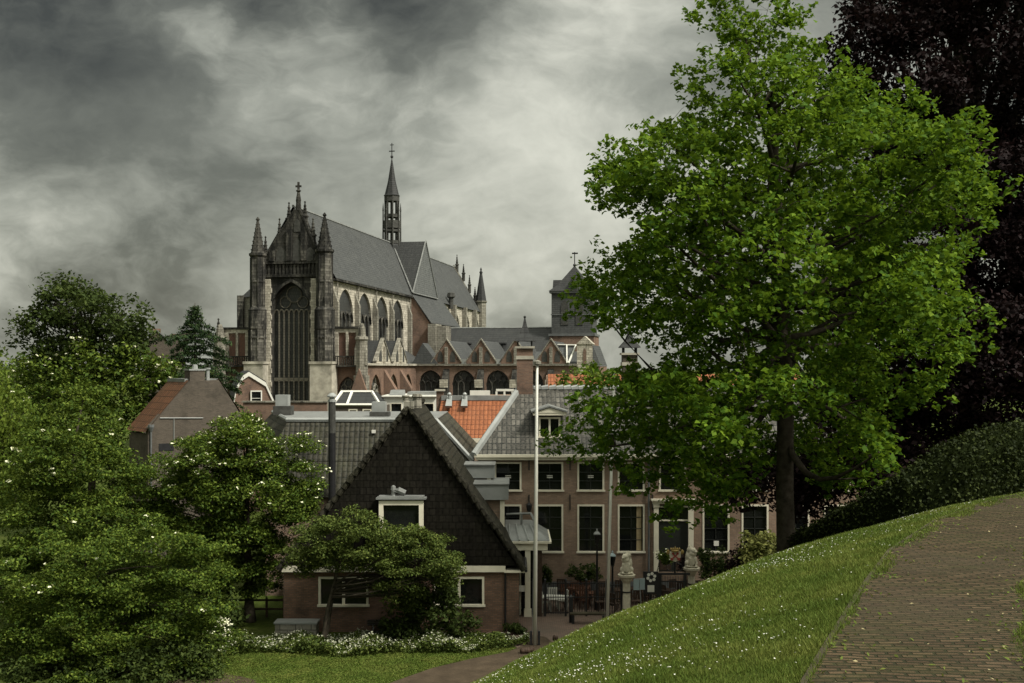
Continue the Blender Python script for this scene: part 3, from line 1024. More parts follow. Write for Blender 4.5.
    mb.build('nave_wall', 'brick_church', ch)

    # ---- nave aisle: brick wall with pointed windows, a row of gables above
    gp = [446.5, 481, 515.5, 551]
    gx = [fr.onY(YA, p) for p in gp]
    gw = gx[1] - gx[0]
    ZC = fr.Z(gx[1], YA, 365.5)
    ax1 = gx[-1] + gw * .75
    wx = [fr.onY(YA, p) for p in (430.5, 463.5, 497.5, 531.5)]
    ops = [(x, 3.3, 6.0, ZC - 2.5, 1.85) for x in wx]
    TA = front(YA)
    mb = MB()
    arch_wall(mb, AX, ax1, 0, ZC, ops, TA, .6)
    mb.build('aisle_wall', 'brick_church', ch)
    for o in ops:
        gothic_window(ch, *o, TA, .5, 3, 'stone_dark', .10)
    mb = MB()
    mb.box(AX + .02, ax1, YA - .3, YA - .01, ZC - .02, ZC + .22)
    mb.build('cornice', 'stone_grey', ch)

    def aisle_gable(c, T, w, zt, mat, depth, dirv):
        """brick gable with two lancet recesses and a central stone pier; its little slate roof runs back along dirv"""
        za = ZC + .24
        mb = MB()
        hw = w * .5
        for s in (-1, 1):
            # gable face built around the lancet
            mb.prism([T(c, 0, za), T(c + s * hw, 0, za), T(c + s * hw, 0, za + .25), T(c, 0, zt)], Vector(T(0, .35, 0)) - Vector(T(0, 0, 0)))
        g_ = mb.build('aisle_gable', mat, ch)
        for s in (-1, 1):
            mb = MB()
            lc, lw = c + s * hw * .42, hw * .36
            zt2 = za + (zt - za) * .30
            pts = arch_pts(lc, lw, zt2, lw * 1.1, 4)
            loop = [(lc - lw / 2, za + .25)] + pts + [(lc + lw / 2, za + .25)]
            mb.prism([T(u, -.04, z) for u, z in loop], Vector(T(0, .02, 0)) - Vector(T(0, 0, 0)))
            mb.build('lancet', 'soot_and_shade', g_)  # plate on the gable face, coloured dark for the shade of a recess
        mb = MB()
        mb.prism([T(c - .2, -.3, za), T(c + .2, -.3, za), T(c + .2, -.3, za + (zt - za) * .72), T(c - .2, -.3, za + (zt - za) * .72)], Vector(T(0, .28, 0)) - Vector(T(0, 0, 0)))
        mb.build('pier', 'stone_grey' if dirv else 'stone_pale', g_)
        mb = MB()
        for s in (-1, 1):
            e0, e1 = (c + s * (hw + .1), za + .1), (c, zt + .12)
            mb.prism([T(e0[0], -.12, e0[1]), T(e1[0], -.12, e1[1]), T(e1[0], -.12, e1[1] + .22), T(e0[0], -.12, e0[1] + .22)], Vector(T(0, .5, 0)) - Vector(T(0, 0, 0)))
        mb.build('coping', 'stone_grey', g_)
        mb = MB()
        for s in (-1, 1):
            mb.poly([T(c, .1, zt), T(c + s * hw, .1, za + .1), T(c + s * hw, depth, za + .1), T(c, depth, zt)])
        mb.build('gable_roof', 'slate' if dirv else 'slate_dark', g_)
        for s in (-1, 1):
            pass
    for c in gx:
        aisle_gable(c, TA, gw * .86, fr.Z(c, YA, 340.5), 'brick_church', 12.5, True)
    for c in gx:
        mb = MB()
        mb.box(c - .42, c + .42, YA - 1.5, YA - .02, 0, ZC - 2.4)
        mb.prism([(c - .42, YA - 1.5, ZC - 2.4), (c - .42, YA - .02, ZC - 2.4), (c - .42, YA - .02, ZC - .5)], (.84, 0, 0))
        b = mb.build('buttress', 'stone_black', ch)
        mb = MB()
        mb.box(c - .55, c + .55, YA - 1.7, YA - 1.51, ZC - 3.0, ZC - 1.9)
        mb.build('water_spout', 'stone_pale', b)
    for a, b in zip(gx[:-1], gx[1:]):
        mb = MB()
        x = (a + b) / 2
        mb.box(x - .45, x + .45, YA + .0, YA + .5, ZC + .23, ZC + .9)
        mb.build('rain_hopper', 'zinc', ch)

    # ---- transept aisles, right and left
    for sg in (1, -1):
        xo, xi = sg * AX, sg * (HW + 1.2)
        lo, hi = min(xo, sg * HW), max(xo, sg * HW)
        c = 6.95 * sg
        zt_ = fr.Z(8, 0, 328.5)
        TF2 = front(.35)
        mb = MB()
        arch_wall(mb, lo, hi, 0, zt_, [(c, 2.5, 6.0, 9.0, 2.0)] if True else [], TF2, .6)
        mb.build('aisle_front_wall', 'brick_church', ch)
        gothic_window(ch, c, 2.5, 6.0, 9.0, 2.0, TF2, .5, 2, 'stone_grey', .11)
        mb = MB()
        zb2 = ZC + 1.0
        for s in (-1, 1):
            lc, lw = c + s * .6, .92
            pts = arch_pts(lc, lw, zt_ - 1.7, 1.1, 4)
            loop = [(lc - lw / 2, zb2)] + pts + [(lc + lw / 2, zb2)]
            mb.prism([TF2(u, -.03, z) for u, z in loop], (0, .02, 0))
        mb.build('blind_arch', 'brick_dark', ch)
        mb = MB()                                             # pale frame around the blind arches
        mb.box(c - .14, c + .14, .1, .33, zb2, zt_ - .3)
        mb.box(lo, c - 1.08, .12, .33, ZC, zt_)
        mb.box(c + 1.08, hi, .12, .33, ZC, zt_)
        mb.box(c - 1.08, c + 1.08, .13, .33, zt_ - .45, zt_)
        mb.build('arch_surround', 'stone_pale', ch)
        mb = MB()
        mb.box(lo, hi, .0, .36, zt_ + .01, zt_ + .25)
        mb.build('cornice', 'stone_black', ch)
        mb = MB()
        mb.box(lo, hi, -.55, -.42, ZC + .95, ZC + 1.1)
        mb.box(lo, hi, -.6, .33, ZC - .22, ZC - .02)
        for k in range(14):
            x = lo + .1 + (hi - lo - .2) * k / 13
            mb.box(x - .05, x + .05, -.53, -.44, ZC - .02, ZC + .95)
        mb.build('balustrade', 'stone_black', ch)
        # corner pier and pinnacle
        mb = MB()
        px_ = xo
        mb.box(px_ - .75, px_ + .75, -1.0, .3, 0, ZC - 1.2)
        mb.build('corner_buttress', 'stone_grey', ch)
        mb = MB()
        mb.prism([(px_ - 1.15, -1.4, ZC - 5.5), (px_ + 1.15, -1.4, ZC - 5.5), (px_ + 1.15, -1.4, ZC - 3.6), (px_, -1.4, ZC - .4), (px_ - 1.15, -1.4, ZC - 3.6)], (0, .38, 0))
        mb.build('buttress_gablet', 'brick_church', ch)
        mb = MB()
        mb.lathe(px_, -.3, [(.75, ZC - 1.2), (.7, zt_ - 1.5), (.85, zt_ - 1.3), (.8, zt_ - 1.0), (.5, zt_ - .9), (.45, zt_ + .0), (.2, zt_ + .6)], 8)
        mb.lathe(px_ - .55, -.6, [(.28, ZC), (.25, zt_ - 2.4), (.05, zt_ - 1.6)], 6)
        mb.lathe(px_ + .55, -.6, [(.28, ZC), (.25, zt_ - 2.6), (.05, zt_ - 1.9)], 6)
        mb.build('pinnacle', 'stone_grey', ch)
        if sg < 0:
            pinnacle(xo - .6, .5, zt_ - 2, fr.Z(xo, 0, 318), .38)
    # right aisle side wall with windows and three gables
    TR = right(AX)
    gy = [fr.onX(AX, p) for p in (383.5, 400)]
    gy.append(gy[1] + (gy[1] - gy[0]))
    wy = [fr.onX(AX, p) for p in (376, 393.5, 408)]
    ops = [(y, 4.2, 5.0, ZC - 3.9, 2.8) for y in wy]
    mb = MB()
    arch_wall(mb, .36, YA, 0, ZC, ops, TR, .6)
    mb.build('aisle_wall', 'brick_church', ch)
    for o in ops:
        gothic_window(ch, *o, TR, .5, 2, 'stone_grey', .14)
    mb = MB()
    mb.box(AX + .01, AX + .3, .4, YA - .32, ZC - .02, ZC + .22)
    mb.build('cornice', 'stone_pale', ch)
    d = gy[1] - gy[0]
    for y in gy[:2]:
        aisle_gable(y, TR, d * .86, fr.Z(AX, y, 340.5), 'stone_pale', 3.8, False)
    for y in (fr.onX(AX, 385), fr.onX(AX, 401)):
        mb = MB()
        mb.box(AX + .02, AX + 1.5, y - .5, y + .5, 0, ZC - 3)
        mb.prism([(AX + .02, y - .5, ZC - 3), (AX + 1.5, y - .5, ZC - 3), (AX + .02, y - .5, ZC - .6)], (0, 1.0, 0))
        mb.build('buttress', 'brick_church', ch)
    # corner gable where the two aisles meet
    mb = MB()
    mb.prism([(AX - .5, YA - .1, ZC + .24), (AX + 3.2, YA - .1, ZC + .24), (AX + 1.0, YA - .1, fr.Z(AX, YA, 343))], (0, 3, 0))
    mb.build('corner_gable', 'slate', ch)
    # aisle roofs behind the gables
    mb = MB()
    mb.poly([(HW + .03, .4, 14.6), (AX - .3, .4, ZC + .05), (AX - .3, YA + 8, ZC + .05), (HW + .03, YA + 8, 14.6)])
    mb.poly([(AX, YA + .4, ZC + .05), (ax1, YA + .4, ZC + .05), (ax1, 34.2, 14.4), (AX, 34.2, 14.4)])
    mb.build('aisle_roof', 'slate', ch)

    # ---- choir with polygonal end, seen past the left turret
    xe = fr.onY(YC - 4.3, 240.5)
    xm = xe + 6
    mb = MB()
    base = [(-HW + .5, YC - 8.0), (xm, YC - 8.0), (xe, YC - 3.6), (xe, YC + 3.6), (xm, YC + 8.0), (-HW + .5, YC + 8.0)]
    mb.prism([(x, y, 0) for x, y in base], (0, 0, EA))
    mb.build('choir_wall', 'stone_grey', ch)
    mb = MB()
    o = [(x - (.3 if x < -HW else 0), y * 1.0, EA + .02) for x, y in base]
    rl, rr_ = (xm + 1.5, YC, RI - .1), (-HW + .5, YC, RI - .1)
    mb.poly([o[0], o[1], rl, rr_])
    mb.poly([o[1], o[2], rl])
    mb.poly([o[2], o[3], rl])
    mb.poly([o[3], o[4], rl])
    mb.poly([o[4], o[5], rr_, rl])
    mb.build('choir_roof', 'slate_dark', ch)
    # tall windows round the choir
    def face_T(p, q):
        p, q = Vector((*p, 0)), Vector((*q, 0))
        u = (q - p).normalized()
        n_ = Vector((u.y, -u.x, 0))
        if n_.dot(Vector((-1, -1, 0))) < 0:
            n_ = -n_
        return (lambda a, d, z: tuple(p + u * a - n_ * d + Vector((0, 0, z)))), (q - p).length
    for p, q in ((base[1], base[2]), (base[2], base[3])):
        T, L = face_T(p, q)
        mb = MB()
        pts = arch_pts(L / 2, 2.6, EA - 4.4, 2.6)
        mb.prism([T(a, -.05, z) for a, z in [(L / 2 - 1.3, 11)] + pts + [(L / 2 + 1.3, 11)]], Vector(T(0, -.02, 0)) - Vector(T(0, -.05, 0)))
        mb.build('window', 'leaded_glass', ch)
    for p in base[1:4]:
        mb = MB()
        mb.box(p[0] - .5, p[0] + .5, p[1] - .9, p[1] + .5, 0, EA + .3)
        mb.build('buttress', 'stone_dark', ch)

    # ---- west tower
    tx0, tx1 = fr.onY(38.0, 551.5), fr.onY(38.0, 592.5)
    tw = tx1 - tx0
    tc, ty = (tx0 + tx1) / 2, 38.0 + tw / 2
    Zt = lambda py: fr.Z(tc, 38, py)
    zb_, ze = Zt(336), Zt(293)
    mb = MB()
    mb.box(tx0, tx1, 38.0, 38.0 + tw, zb_, ze)
    tower = mb.build('west_tower', 'slate', ch)
    mb = MB()
    mb.box(tx0 - .25, tx1 + .25, 37.75, 38.25 + tw, 0, zb_)
    mb.build('tower_base', 'brick_church', tower)
    mb = MB()
    mb.box(tx0 - .4, tx1 + .4, 37.6, 38.4 + tw, zb_ + .01, zb_ + .35)
    mb.box(tx0 - .3, tx1 + .3, 37.7, 38.3 + tw, ze, ze + .3)
    mb.box(tx0 - .1, tx1 + .1, 37.9, 38.0, Zt(315), Zt(314))
    mb.build('string_course', 'lead_dark', tower)
    mb = MB()
    for s in (0.32, .68):
        x = tx0 + tw * s
        pts = arch_pts(x, 1.1, Zt(306), .9, 4)
        mb.prism([(u, 37.93, z) for u, z in [(x - .55, Zt(325))] + pts + [(x + .55, Zt(325))]], (0, .06, 0))
    mb.build('belfry_opening', 'soot_and_shade', tower)  # dark plates on the wall, painted as the shade within the openings
    mb = MB()
    h = Zt(266) - ze
    q = lambda k, z: [(tx0 - .4 + k, 37.6 + k, z), (tx1 + .4 - k, 37.6 + k, z), (tx1 + .4 - k, 38.4 + tw - k, z), (tx0 - .4 + k, 38.4 + tw - k, z)]
    rings = [q(0, ze + .31), q(1.1, ze + .31 + h * .22), q(tw / 2 + .36, ze + .3 + h)]
    for a, b in zip(rings[:-1], rings[1:]):
        for k in range(4):
            mb.poly([a[k], a[(k + 1) % 4], b[(k + 1) % 4], b[k]])
    mb.build('tower_roof', 'slate_dark', tower)
    mb = MB()
    mb.prism([(tc - .9, 37.7, ze + .3), (tc + .9, 37.7, ze + .3), (tc, 37.7, ze + 2.2)], (0, 2.0, 0))
    mb.prism([(tx0 - .2, ty - .9, ze + .3), (tx0 - .2, ty + .9, ze + .3), (tx0 - .2, ty, ze + 2.2)], (2.0, 0, 0))
    mb.build('tower_gablet', 'slate_dark', tower)
    mb = MB()
    mb.tube([(tc, ty, ze + h), (tc, ty, Zt(250))], .07, 6)
    mb.ball((tc, ty, ze + h + .4), .25, 8)
    mb.box(tc - .4, tc + .5, ty - .04, ty + .04, Zt(252), Zt(250.5))
    mb.build('weather_vane', 'iron', tower)
    # west end: brick pier and small slate roofs with pale edges
    px0, px1 = fr.onY(YA, 577), fr.onY(YA, 592.5)
    mb = MB()
    mb.box(px0, px1, YA, YA + 2.2, 0, fr.Z(px0, YA, 344))
    mb.prism([(px0 - .1, YA - .1, fr.Z(px0, YA, 344)), (px1 + .1, YA - .1, fr.Z(px0, YA, 344)), ((px0 + px1) / 2, YA - .1, fr.Z(px0, YA, 336))], (0, 2.3, 0))
    wp = mb.build('west_pier', 'stone_pale', ch)
    mb = MB()
    x = (px0 + px1) / 2
    mb.prism([(u, YA - .05, z) for u, z in [(x - .22, fr.Z(x, YA, 364))] + arch_pts(x, .44, fr.Z(x, YA, 352), .5, 4) + [(x + .22, fr.Z(x, YA, 364))]], (0, .03, 0))
    mb.build('niche', 'brick_church', wp)
    mb = MB()
    zA, zB = fr.Z(px1, YA, 345), fr.Z(px1, YA, 366)
    mb.poly([(px1 + .02, YA, zB), (px1 + .02, YA, zA), (fr.onY(YA, 600.5), YA + .4, zB)])
    mb.poly([(px1 + .02, YA, zA), (fr.onY(YA, 600.5), YA + .4, zB), (fr.onY(YA, 600.5), YA + 9, zB), (px1 + .02, YA + 9, zA)])
    mb.build('west_roof', 'slate', ch)
    mb = MB()
    xa, xb = fr.onY(YA + .3, 555), fr.onY(YA + .3, 575)
    zA2, zB2 = fr.Z(xa, YA, 345), fr.Z(xa, YA, 363)
    mb.poly([(xa, YA + 3, zA2), (xb, YA + 1.5, zA2 - .1), (xb - .8, YA - .3, zB2), (xa + 1.8, YA - .3, zB2)])
    mb.build('chapel_roof', 'slate_light', ch)
    mb = MB()
    mb.tube([(xa, YA + 2.9, zA2 + .1), (xb, YA + 1.4, zA2)], .12, 5)
    mb.tube([(xb, YA + 1.4, zA2), (xb - .8, YA - .4, zB2)], .14, 5)
    mb.tube([((xa + xb) / 2, YA + 2.0, zA2), (xb - 1.0, YA - .4, zB2)], .1, 5)
    mb.build('roof_edge', 'white_paint', ch)
    mb = MB()
    mb.box(ax1 - .2, px0 - .01, YA + .2, YA + 9, 0, ZC)
    mb.box(px1 + .01, fr.onY(YA, 600), YA + .45, YA + 9, 0, ZC - .1)
    mb.build('west_wall', 'brick_church', ch)


build_church()


# ------------------------------------------------------------------ houses
FRONT = lambda Y0: (lambda u, d, z: (u, Y0 + d, z))


def chimney_stack(parent, x, y, z0, z1, w, cap=True, band=True, mat='brick_house'):
    mb = MB()
    h = w / 2
    mb.box(x - h, x + h, y - h, y + h, z0, z1)
    st = mb.build('chimney', 'brick_church' if mat == 'brick_house' else mat, parent)
    mb = MB()
    if band:
        mb.box(x - h - .05, x + h + .05, y - h - .05, y + h + .05, z1 - .62, z1 - .42)
    mb.box(x - h - .10, x + h + .10, y - h - .10, y + h + .10, z1, z1 + .12)
    mb.build('band', 'pale_render', st)
    if cap:
        mb = MB()
        for sx in (-1, 1):
            for sy in (-1, 1):
                mb.box(x + sx * h * .85 - .04, x + sx * h * .85 + .04, y + sy * h * .85 - .04, y + sy * h * .85 + .04, z1 + .12, z1 + .42)
        mb.lathe(x, y, [(h * 2.0, z1 + .42), (h * 1.8, z1 + .52), (h * .85, z1 + .85), (h * .38, z1 + 1.3), (.05, z1 + 1.75)], 4, rot=math.pi / 4)
        mb.ball((x, y, z1 + 1.8), .08, 6)
        mb.build('chimney_cap', 'slate_dark', st)
    return st


def build_town_house():
    """long brick house with the dark tiled roof"""
    Y0 = 58.0
    b = empty('brick_house', (-1.8, Y0, 0), 0, 'long two storey brown brick house with grey pantile roof, cream sash windows and pedimented dormer', 'house')
    X = lambda px, y=0.0: (px - CX) / F * (Y0 + y) + 1.8
    Z = lambda py, y=0.0: CAMZ + (HY - py) / F * (Y0 + y)
    XR = 21.0
    zc = Z(457)
    T = FRONT(0.0)
    cols = [508, 549.8, 590.8, 631.2, 672.5, 716, 755, 796, 837]
    hw = 0.71
    ups, lows, ops = [], [], []
    for k, c in enumerate(cols):
        x = X(c)
        u = (x - hw, x + hw, Z(491.5), Z(462))
        ups.append(u)
        ops.append(u)
        if k == 4:
            lows.append((X(656.5), X(690), Z(572), Z(505)))
        else:
            lows.append((x - hw, x + hw, Z(553), Z(504.5)))
        ops.append(lows[-1])
    mb = MB()
    grid_wall(mb, 0, XR, 0, zc, ops, T, 0.14)
    mb.poly([(0, 0, 0), (0, 9.8, 0), (0, 9.8, zc), (0, 0, zc)])
    mb.poly([(XR, 0, 0), (XR, 9.8, 0), (XR, 9.8, zc), (XR, 0, zc)])
    mb.poly([(0, 9.8, 0), (XR, 9.8, 0), (XR, 9.8, zc), (0, 9.8, zc)])
    mb.build('wall', 'brick_house', b, fix=False)
    mb = MB()
    grid_wall(mb, 0.0, XR, 0, .75, [(o[0], o[1], 0, 2) for o in lows if o[2] < .75], FRONT(-.03), .02)
    mb.build('plinth', 'lead_dark', b, fix=False)
    for u in ups:
        w = sash_window(b, *u, T, bars=(2, 3))
        mb = MB()
        cx, cz = (u[0] + u[1]) / 2, (u[2] + u[3]) / 2
        mb.box(cx - .15, cx + .15, .05, .057, cz + .02, cz + .07)
        mb.box(cx - .15, cx + .15, .05, .057, cz - .07, cz - .02)
        mb.build('sticker', 'white_paint', w)
    for k, u in enumerate(lows):
        if k == 4:
            continue
        w = sash_window(b, *u, T, bars=(2, 4))
        if k == 3:
            mb = MB()
            mb.box(u[0] + 1.0, u[0] + 1.25, .075, .095, u[2] + .12, u[3] - .1)
            mb.build('curtain', 'curtain', w)
        if k == 5:
            mb = MB()
            mb.box(X(714), X(719), .05, .057, Z(546), Z(541))
            mb.build('sticker', 'white_paint', w)
    # entrance: pilasters, entablature, dark door, transom
    d = lows[4]
    mb = MB()
    for a, c in ((X(653.5), X(658.3)), (X(688), X(693.2))):
        mb.box(a, c, -.16, -.001, .35, Z(504))
        mb.box(a - .05, c + .05, -.2, -.0015, .1, .35)
        mb.box(a - .04, c + .04, -.2, -.0015, Z(507), Z(503.5))
    mb.box(X(652), X(695), -.2, -.001, Z(503.4), Z(500.5))
    mb.box(X(650.5), X(696.5), -.34, -.001, Z(500.4), Z(498.6))
    mb.build('door_surround', 'cream', b)
    mb = MB()
    mb.box(d[0] + .01, d[1] - .01, .06, .12, .12, Z(521.2))
    dr = mb.build('door', 'black_paint', b)
    mb = MB()
    for k in range(2):
        for z0, z1 in ((.35, 1.2), (1.35, 2.2)):
            cx = d[0] + (d[1] - d[0]) * (.27 + .46 * k)
            mb.box(cx - .3, cx + .3, .04, .058, z0, z1)
    mb.build('door_panel', 'wood_dark', dr)
    mb = MB()
    mb.ball(((d[0] + d[1]) / 2 + .12, .02, 1.25), .05, 6)
    mb.build('handle', 'gold', dr)
    sash_window(b, d[0] + .02, d[1] - .02, Z(521), Z(506), T, bars=None, fw=.07, name='transom_window', sill=False)
    mb = MB()
    mb.box(X(648), X(698), -1.0, -.21, 0, .16)
    mb.box(X(651), X(695), -.6, -.21, .16, .30)
    mb.build('step', 'stone_grey', b)
    # cornice and gutter
    mb = MB()
    mb.box(-.12, XR + .1, -.32, -.002, zc - .14, zc + .02)
    mb.box(-.18, XR + .15, -.46, .2, zc + .02, zc + .16)
    mb.build('gutter', 'cream', b)
    # wall anchors
    for c in (529, 570, 611, 652.5):
        for a, e in ((459, 470), (494.5, 510)):
            mb = MB()
            mb.box(X(c) - .03, X(c) + .03, -.06, -.001, Z(e), Z(a))
            mb.build('wall_anchor', 'iron', b)
    mb = MB()
    mb.tube([(X(648.5), -.12, 0.02), (X(648.5), -.12, zc - .15)], .055, 8)
    mb.build('downpipe', 'lead_dark', b)
    mb = MB()
    x = X(529)
    mb.tube([(x, -.02, Z(500)), (x, -.35, Z(499)), (x, -.38, Z(503))], .02, 5)
    mb.lathe(x, -.38, [(.05, Z(511)), (.12, Z(509)), (.15, Z(504.5)), (.2, Z(504)), (.04, Z(502))], 6)
    mb.build('wall_lantern', 'iron', b)
    # roof: front slope, hip at the left, ridge
    D = 4.9
    zr = Z(389, D)
    xh = X(519, D)
    mb = MB()
    e = -.42
    mb.poly([(e + .2, e, zc + .1), (XR + .1, e, zc + .1), (XR + .1, D, zr), (xh, D, zr)])
    mb.poly([(e + .2, e, zc + .1), (xh, D, zr), (e + .2, 9.8 + .4, zc + .1)])
    mb.poly([(XR + .1, 10.2, zc + .1), (e + .2, 10.2, zc + .1), (xh, D, zr), (XR + .1, D, zr)])
    mb.poly([(XR, -.2, zc + .12), (XR, 10, zc + .12), (XR, D, zr)])
    roof = mb.build('roof', 'tile_grey', b)
    mb = MB()
    p, q = Vector((e + .2, e, zc + .14)), Vector((xh, D, zr + .04))
    mb.tube([p, q], .19, 6)
    mb.build('hip_capping', 'zinc', roof)
    mb = MB()
    n = 44
    for k in range(n):
        x0 = xh + (XR - xh) * k / n
        x1 = xh + (XR - xh) * (k + 1) / n
        mb.tube([(x0, D, zr + .03), (x1 - .03, D, zr + .07)], [.15, .19], 7)
    mb.build('ridge_tile', 'zinc', roof)
    # dormer with pediment
    yd = .9
    xl, xr_ = X(538.6, yd), X(560.5, yd)
    zl, zt = Z(438, yd), Z(417, yd)
    mb = MB()
    mb.box(xl - .12, xl + .0, yd + .02, yd + 3.2, zl - .3, zt + .1)
    mb.box(xr_, xr_ + .12, yd + .02, yd + 3.2, zl - .3, zt + .1)
    mb.box(xl - .1, xr_ + .1, yd + .12, yd + .6, zl - .6, zl)
    dm = mb.build('dormer', 'lead_dark', b)
    xm = (xl + xr_) / 2
    zp = Z(409.5, yd)
    sash_window(dm, xl, xr_, zl, zt, FRONT(yd), bars=None, fw=.10, sill=True)
    mb = MB()
    mb.box(xm - .05, xm + .05, yd - .04, yd + .05, zl + .1, zt - .1)
    mb.build('mullion', 'cream', dm)
    mb = MB()
    mb.box(xl - .3, xr_ + .3, yd - .28, yd + 3.0, zt + .1, zt + .22)
    mb.prism([(xl - .34, yd - .3, zt + .23), (xr_ + .34, yd - .3, zt + .23), (xm, yd - .3, zp + .1)], (0, 3.6, 0))
    mb.build('pediment', 'cream', dm)
    mb = MB()
    mb.prism([(xl - .4, yd - .36, zt + .25), (xm, yd - .36, zp + .14), (xm, yd - .36, zp + .22), (xl - .4, yd - .36, zt + .33)], (0, 3.7, 0))
    mb.prism([(xr_ + .4, yd - .36, zt + .25), (xm, yd - .36, zp + .14), (xm, yd - .36, zp + .22), (xr_ + .4, yd - .36, zt + .33)], (0, 3.7, 0))
    mb.build('dormer_roof', 'lead', dm)
    chimney_stack(b, X(524.8, D), D, zr - 1.0, Z(348.5, D), .92)
    chimney_stack(b, X(629.5, D + 1), D + 1, zr - 1.4, Z(355, D + 1), .85, mat='brick_grey')


def build_annexe():
    Y0 = 54.0
    b = empty('brick_annexe', (at(464, 0, Y0).x, Y0, 0), 0, 'small brown brick annexe with two stepped grey flat roofs and a lead roofed porch', 'annexe')
    ox = at(464, 0, Y0).x
    X = lambda px, y=0.0: (px - CX) / F * (Y0 + y) - ox
    Z = lambda py, y=0.0: CAMZ + (HY - py) / F * (Y0 + y)
    mb = MB()
    mb.box(X(466), X(504), .1, 3.0, 0, Z(500))
    mb.box(X(458, 2), X(493, 2), 2.0, 3.8, 0, Z(478.5, 2))
    mb.build('wall', 'brick_house', b)
    mb = MB()
    mb.box(X(458), X(508.5), -.15, 3.0, Z(499.5), Z(484.5))
    mb.box(X(450, 1.9), X(494.5, 1.9), 1.8, 3.85, Z(478, 1.9), Z(465.5, 1.9))
    mb.build('flat_roof', 'zinc', b)
    mb = MB()
    mb.box(X(452, 1.8), X(495.3, 1.8), 1.72, 3.86, Z(465.4, 1.8), Z(464.4, 1.8))
    mb.box(X(456), X(509.3), -.22, 2.9, Z(484.4), Z(483.4))
    mb.build('roof_trim', 'lead', b)
    mb = MB()
    mb.box(X(500), X(504.5), -.02, .09, 0, Z(500))
    mb.box(X(487, 1.9), X(491, 1.9), 1.86, 1.99, Z(484, 1.9), Z(478.2, 1.9))
    mb.build('corner_board', 'cream', b)
    # porch
    x0, x1 = X(505), X(545)
    yb = 1.2
    mb = MB()
    mb.box(x0, x1 + .1, -1.0, yb + 1.6, Z(547), Z(540))
    mb.box(x0, x1 + .28, -1.15, yb + 1.7, Z(540), Z(538))
    en = mb.build('porch_entablature', 'cream', b)
    mb = MB()
    mb.poly([(x0, -1.05, Z(537.5)), (x1 + .2, -1.05, Z(537.5)), (X(532), .8, Z(527)), (x0, .8, Z(527))])
    mb.poly([(x1 + .2, -1.05, Z(537.5)), (x1 + .2, 2.8, Z(537.5)), (X(532), 2.6, Z(527)), (X(532), .8, Z(527))])
    mb.poly([(x0, .8, Z(527)), (X(532), .8, Z(527)), (X(532), 2.6, Z(527)), (x0, 2.6, Z(527))])
    pr = mb.build('porch_roof', 'lead', b)
    mb = MB()
    for px in (509, 516, 523, 530):
        mb.tube([(X(px), .8, Z(526.5)), (X(px) + (px - 505) * .014, -1.06, Z(537))], .05, 5)
    mb.build('lead_roll', 'zinc', pr)
    mb = MB()
    for xx in (X(527.5), ):
        mb.box(xx - .13, xx + .13, -.95, -.7, 0, Z(547))
        mb.box(xx - .18, xx + .18, -1.0, -.65, 0, .35)
    mb.box(X(519.5), X(521.0), -.6, -.4, 0, Z(547))
    mb.build('porch_post', 'cream', b)
    mb = MB()
    mb.box(X(533), X(541.5), -.9, yb + 1.4, 0, Z(547.2))
    mb.build('porch_wall', 'wood_dark', b)
    mb = MB()
    mb.box(X(506), X(533), .3, .35, 0, Z(547.2))
    mb.build('porch_pane', 'glass', b)
    mb = MB()
    mb.box(X(505), X(525), -.9, -.86, 1.2, 1.5)
    mb.build('porch_panel', 'white_paint', b)
    mb = MB()
    for a, c in (((X(506), .9, Z(516.5)), (X(531), .9, Z(515.5))), ((X(531), .9, Z(515.5)), (X(536), .2, Z(525))), ((X(521.5), .9, Z(516)), (X(521.5), .9, Z(527)))):
        mb.tube([a, c], .06, 5)
    mb.build('railing', 'lead', b)


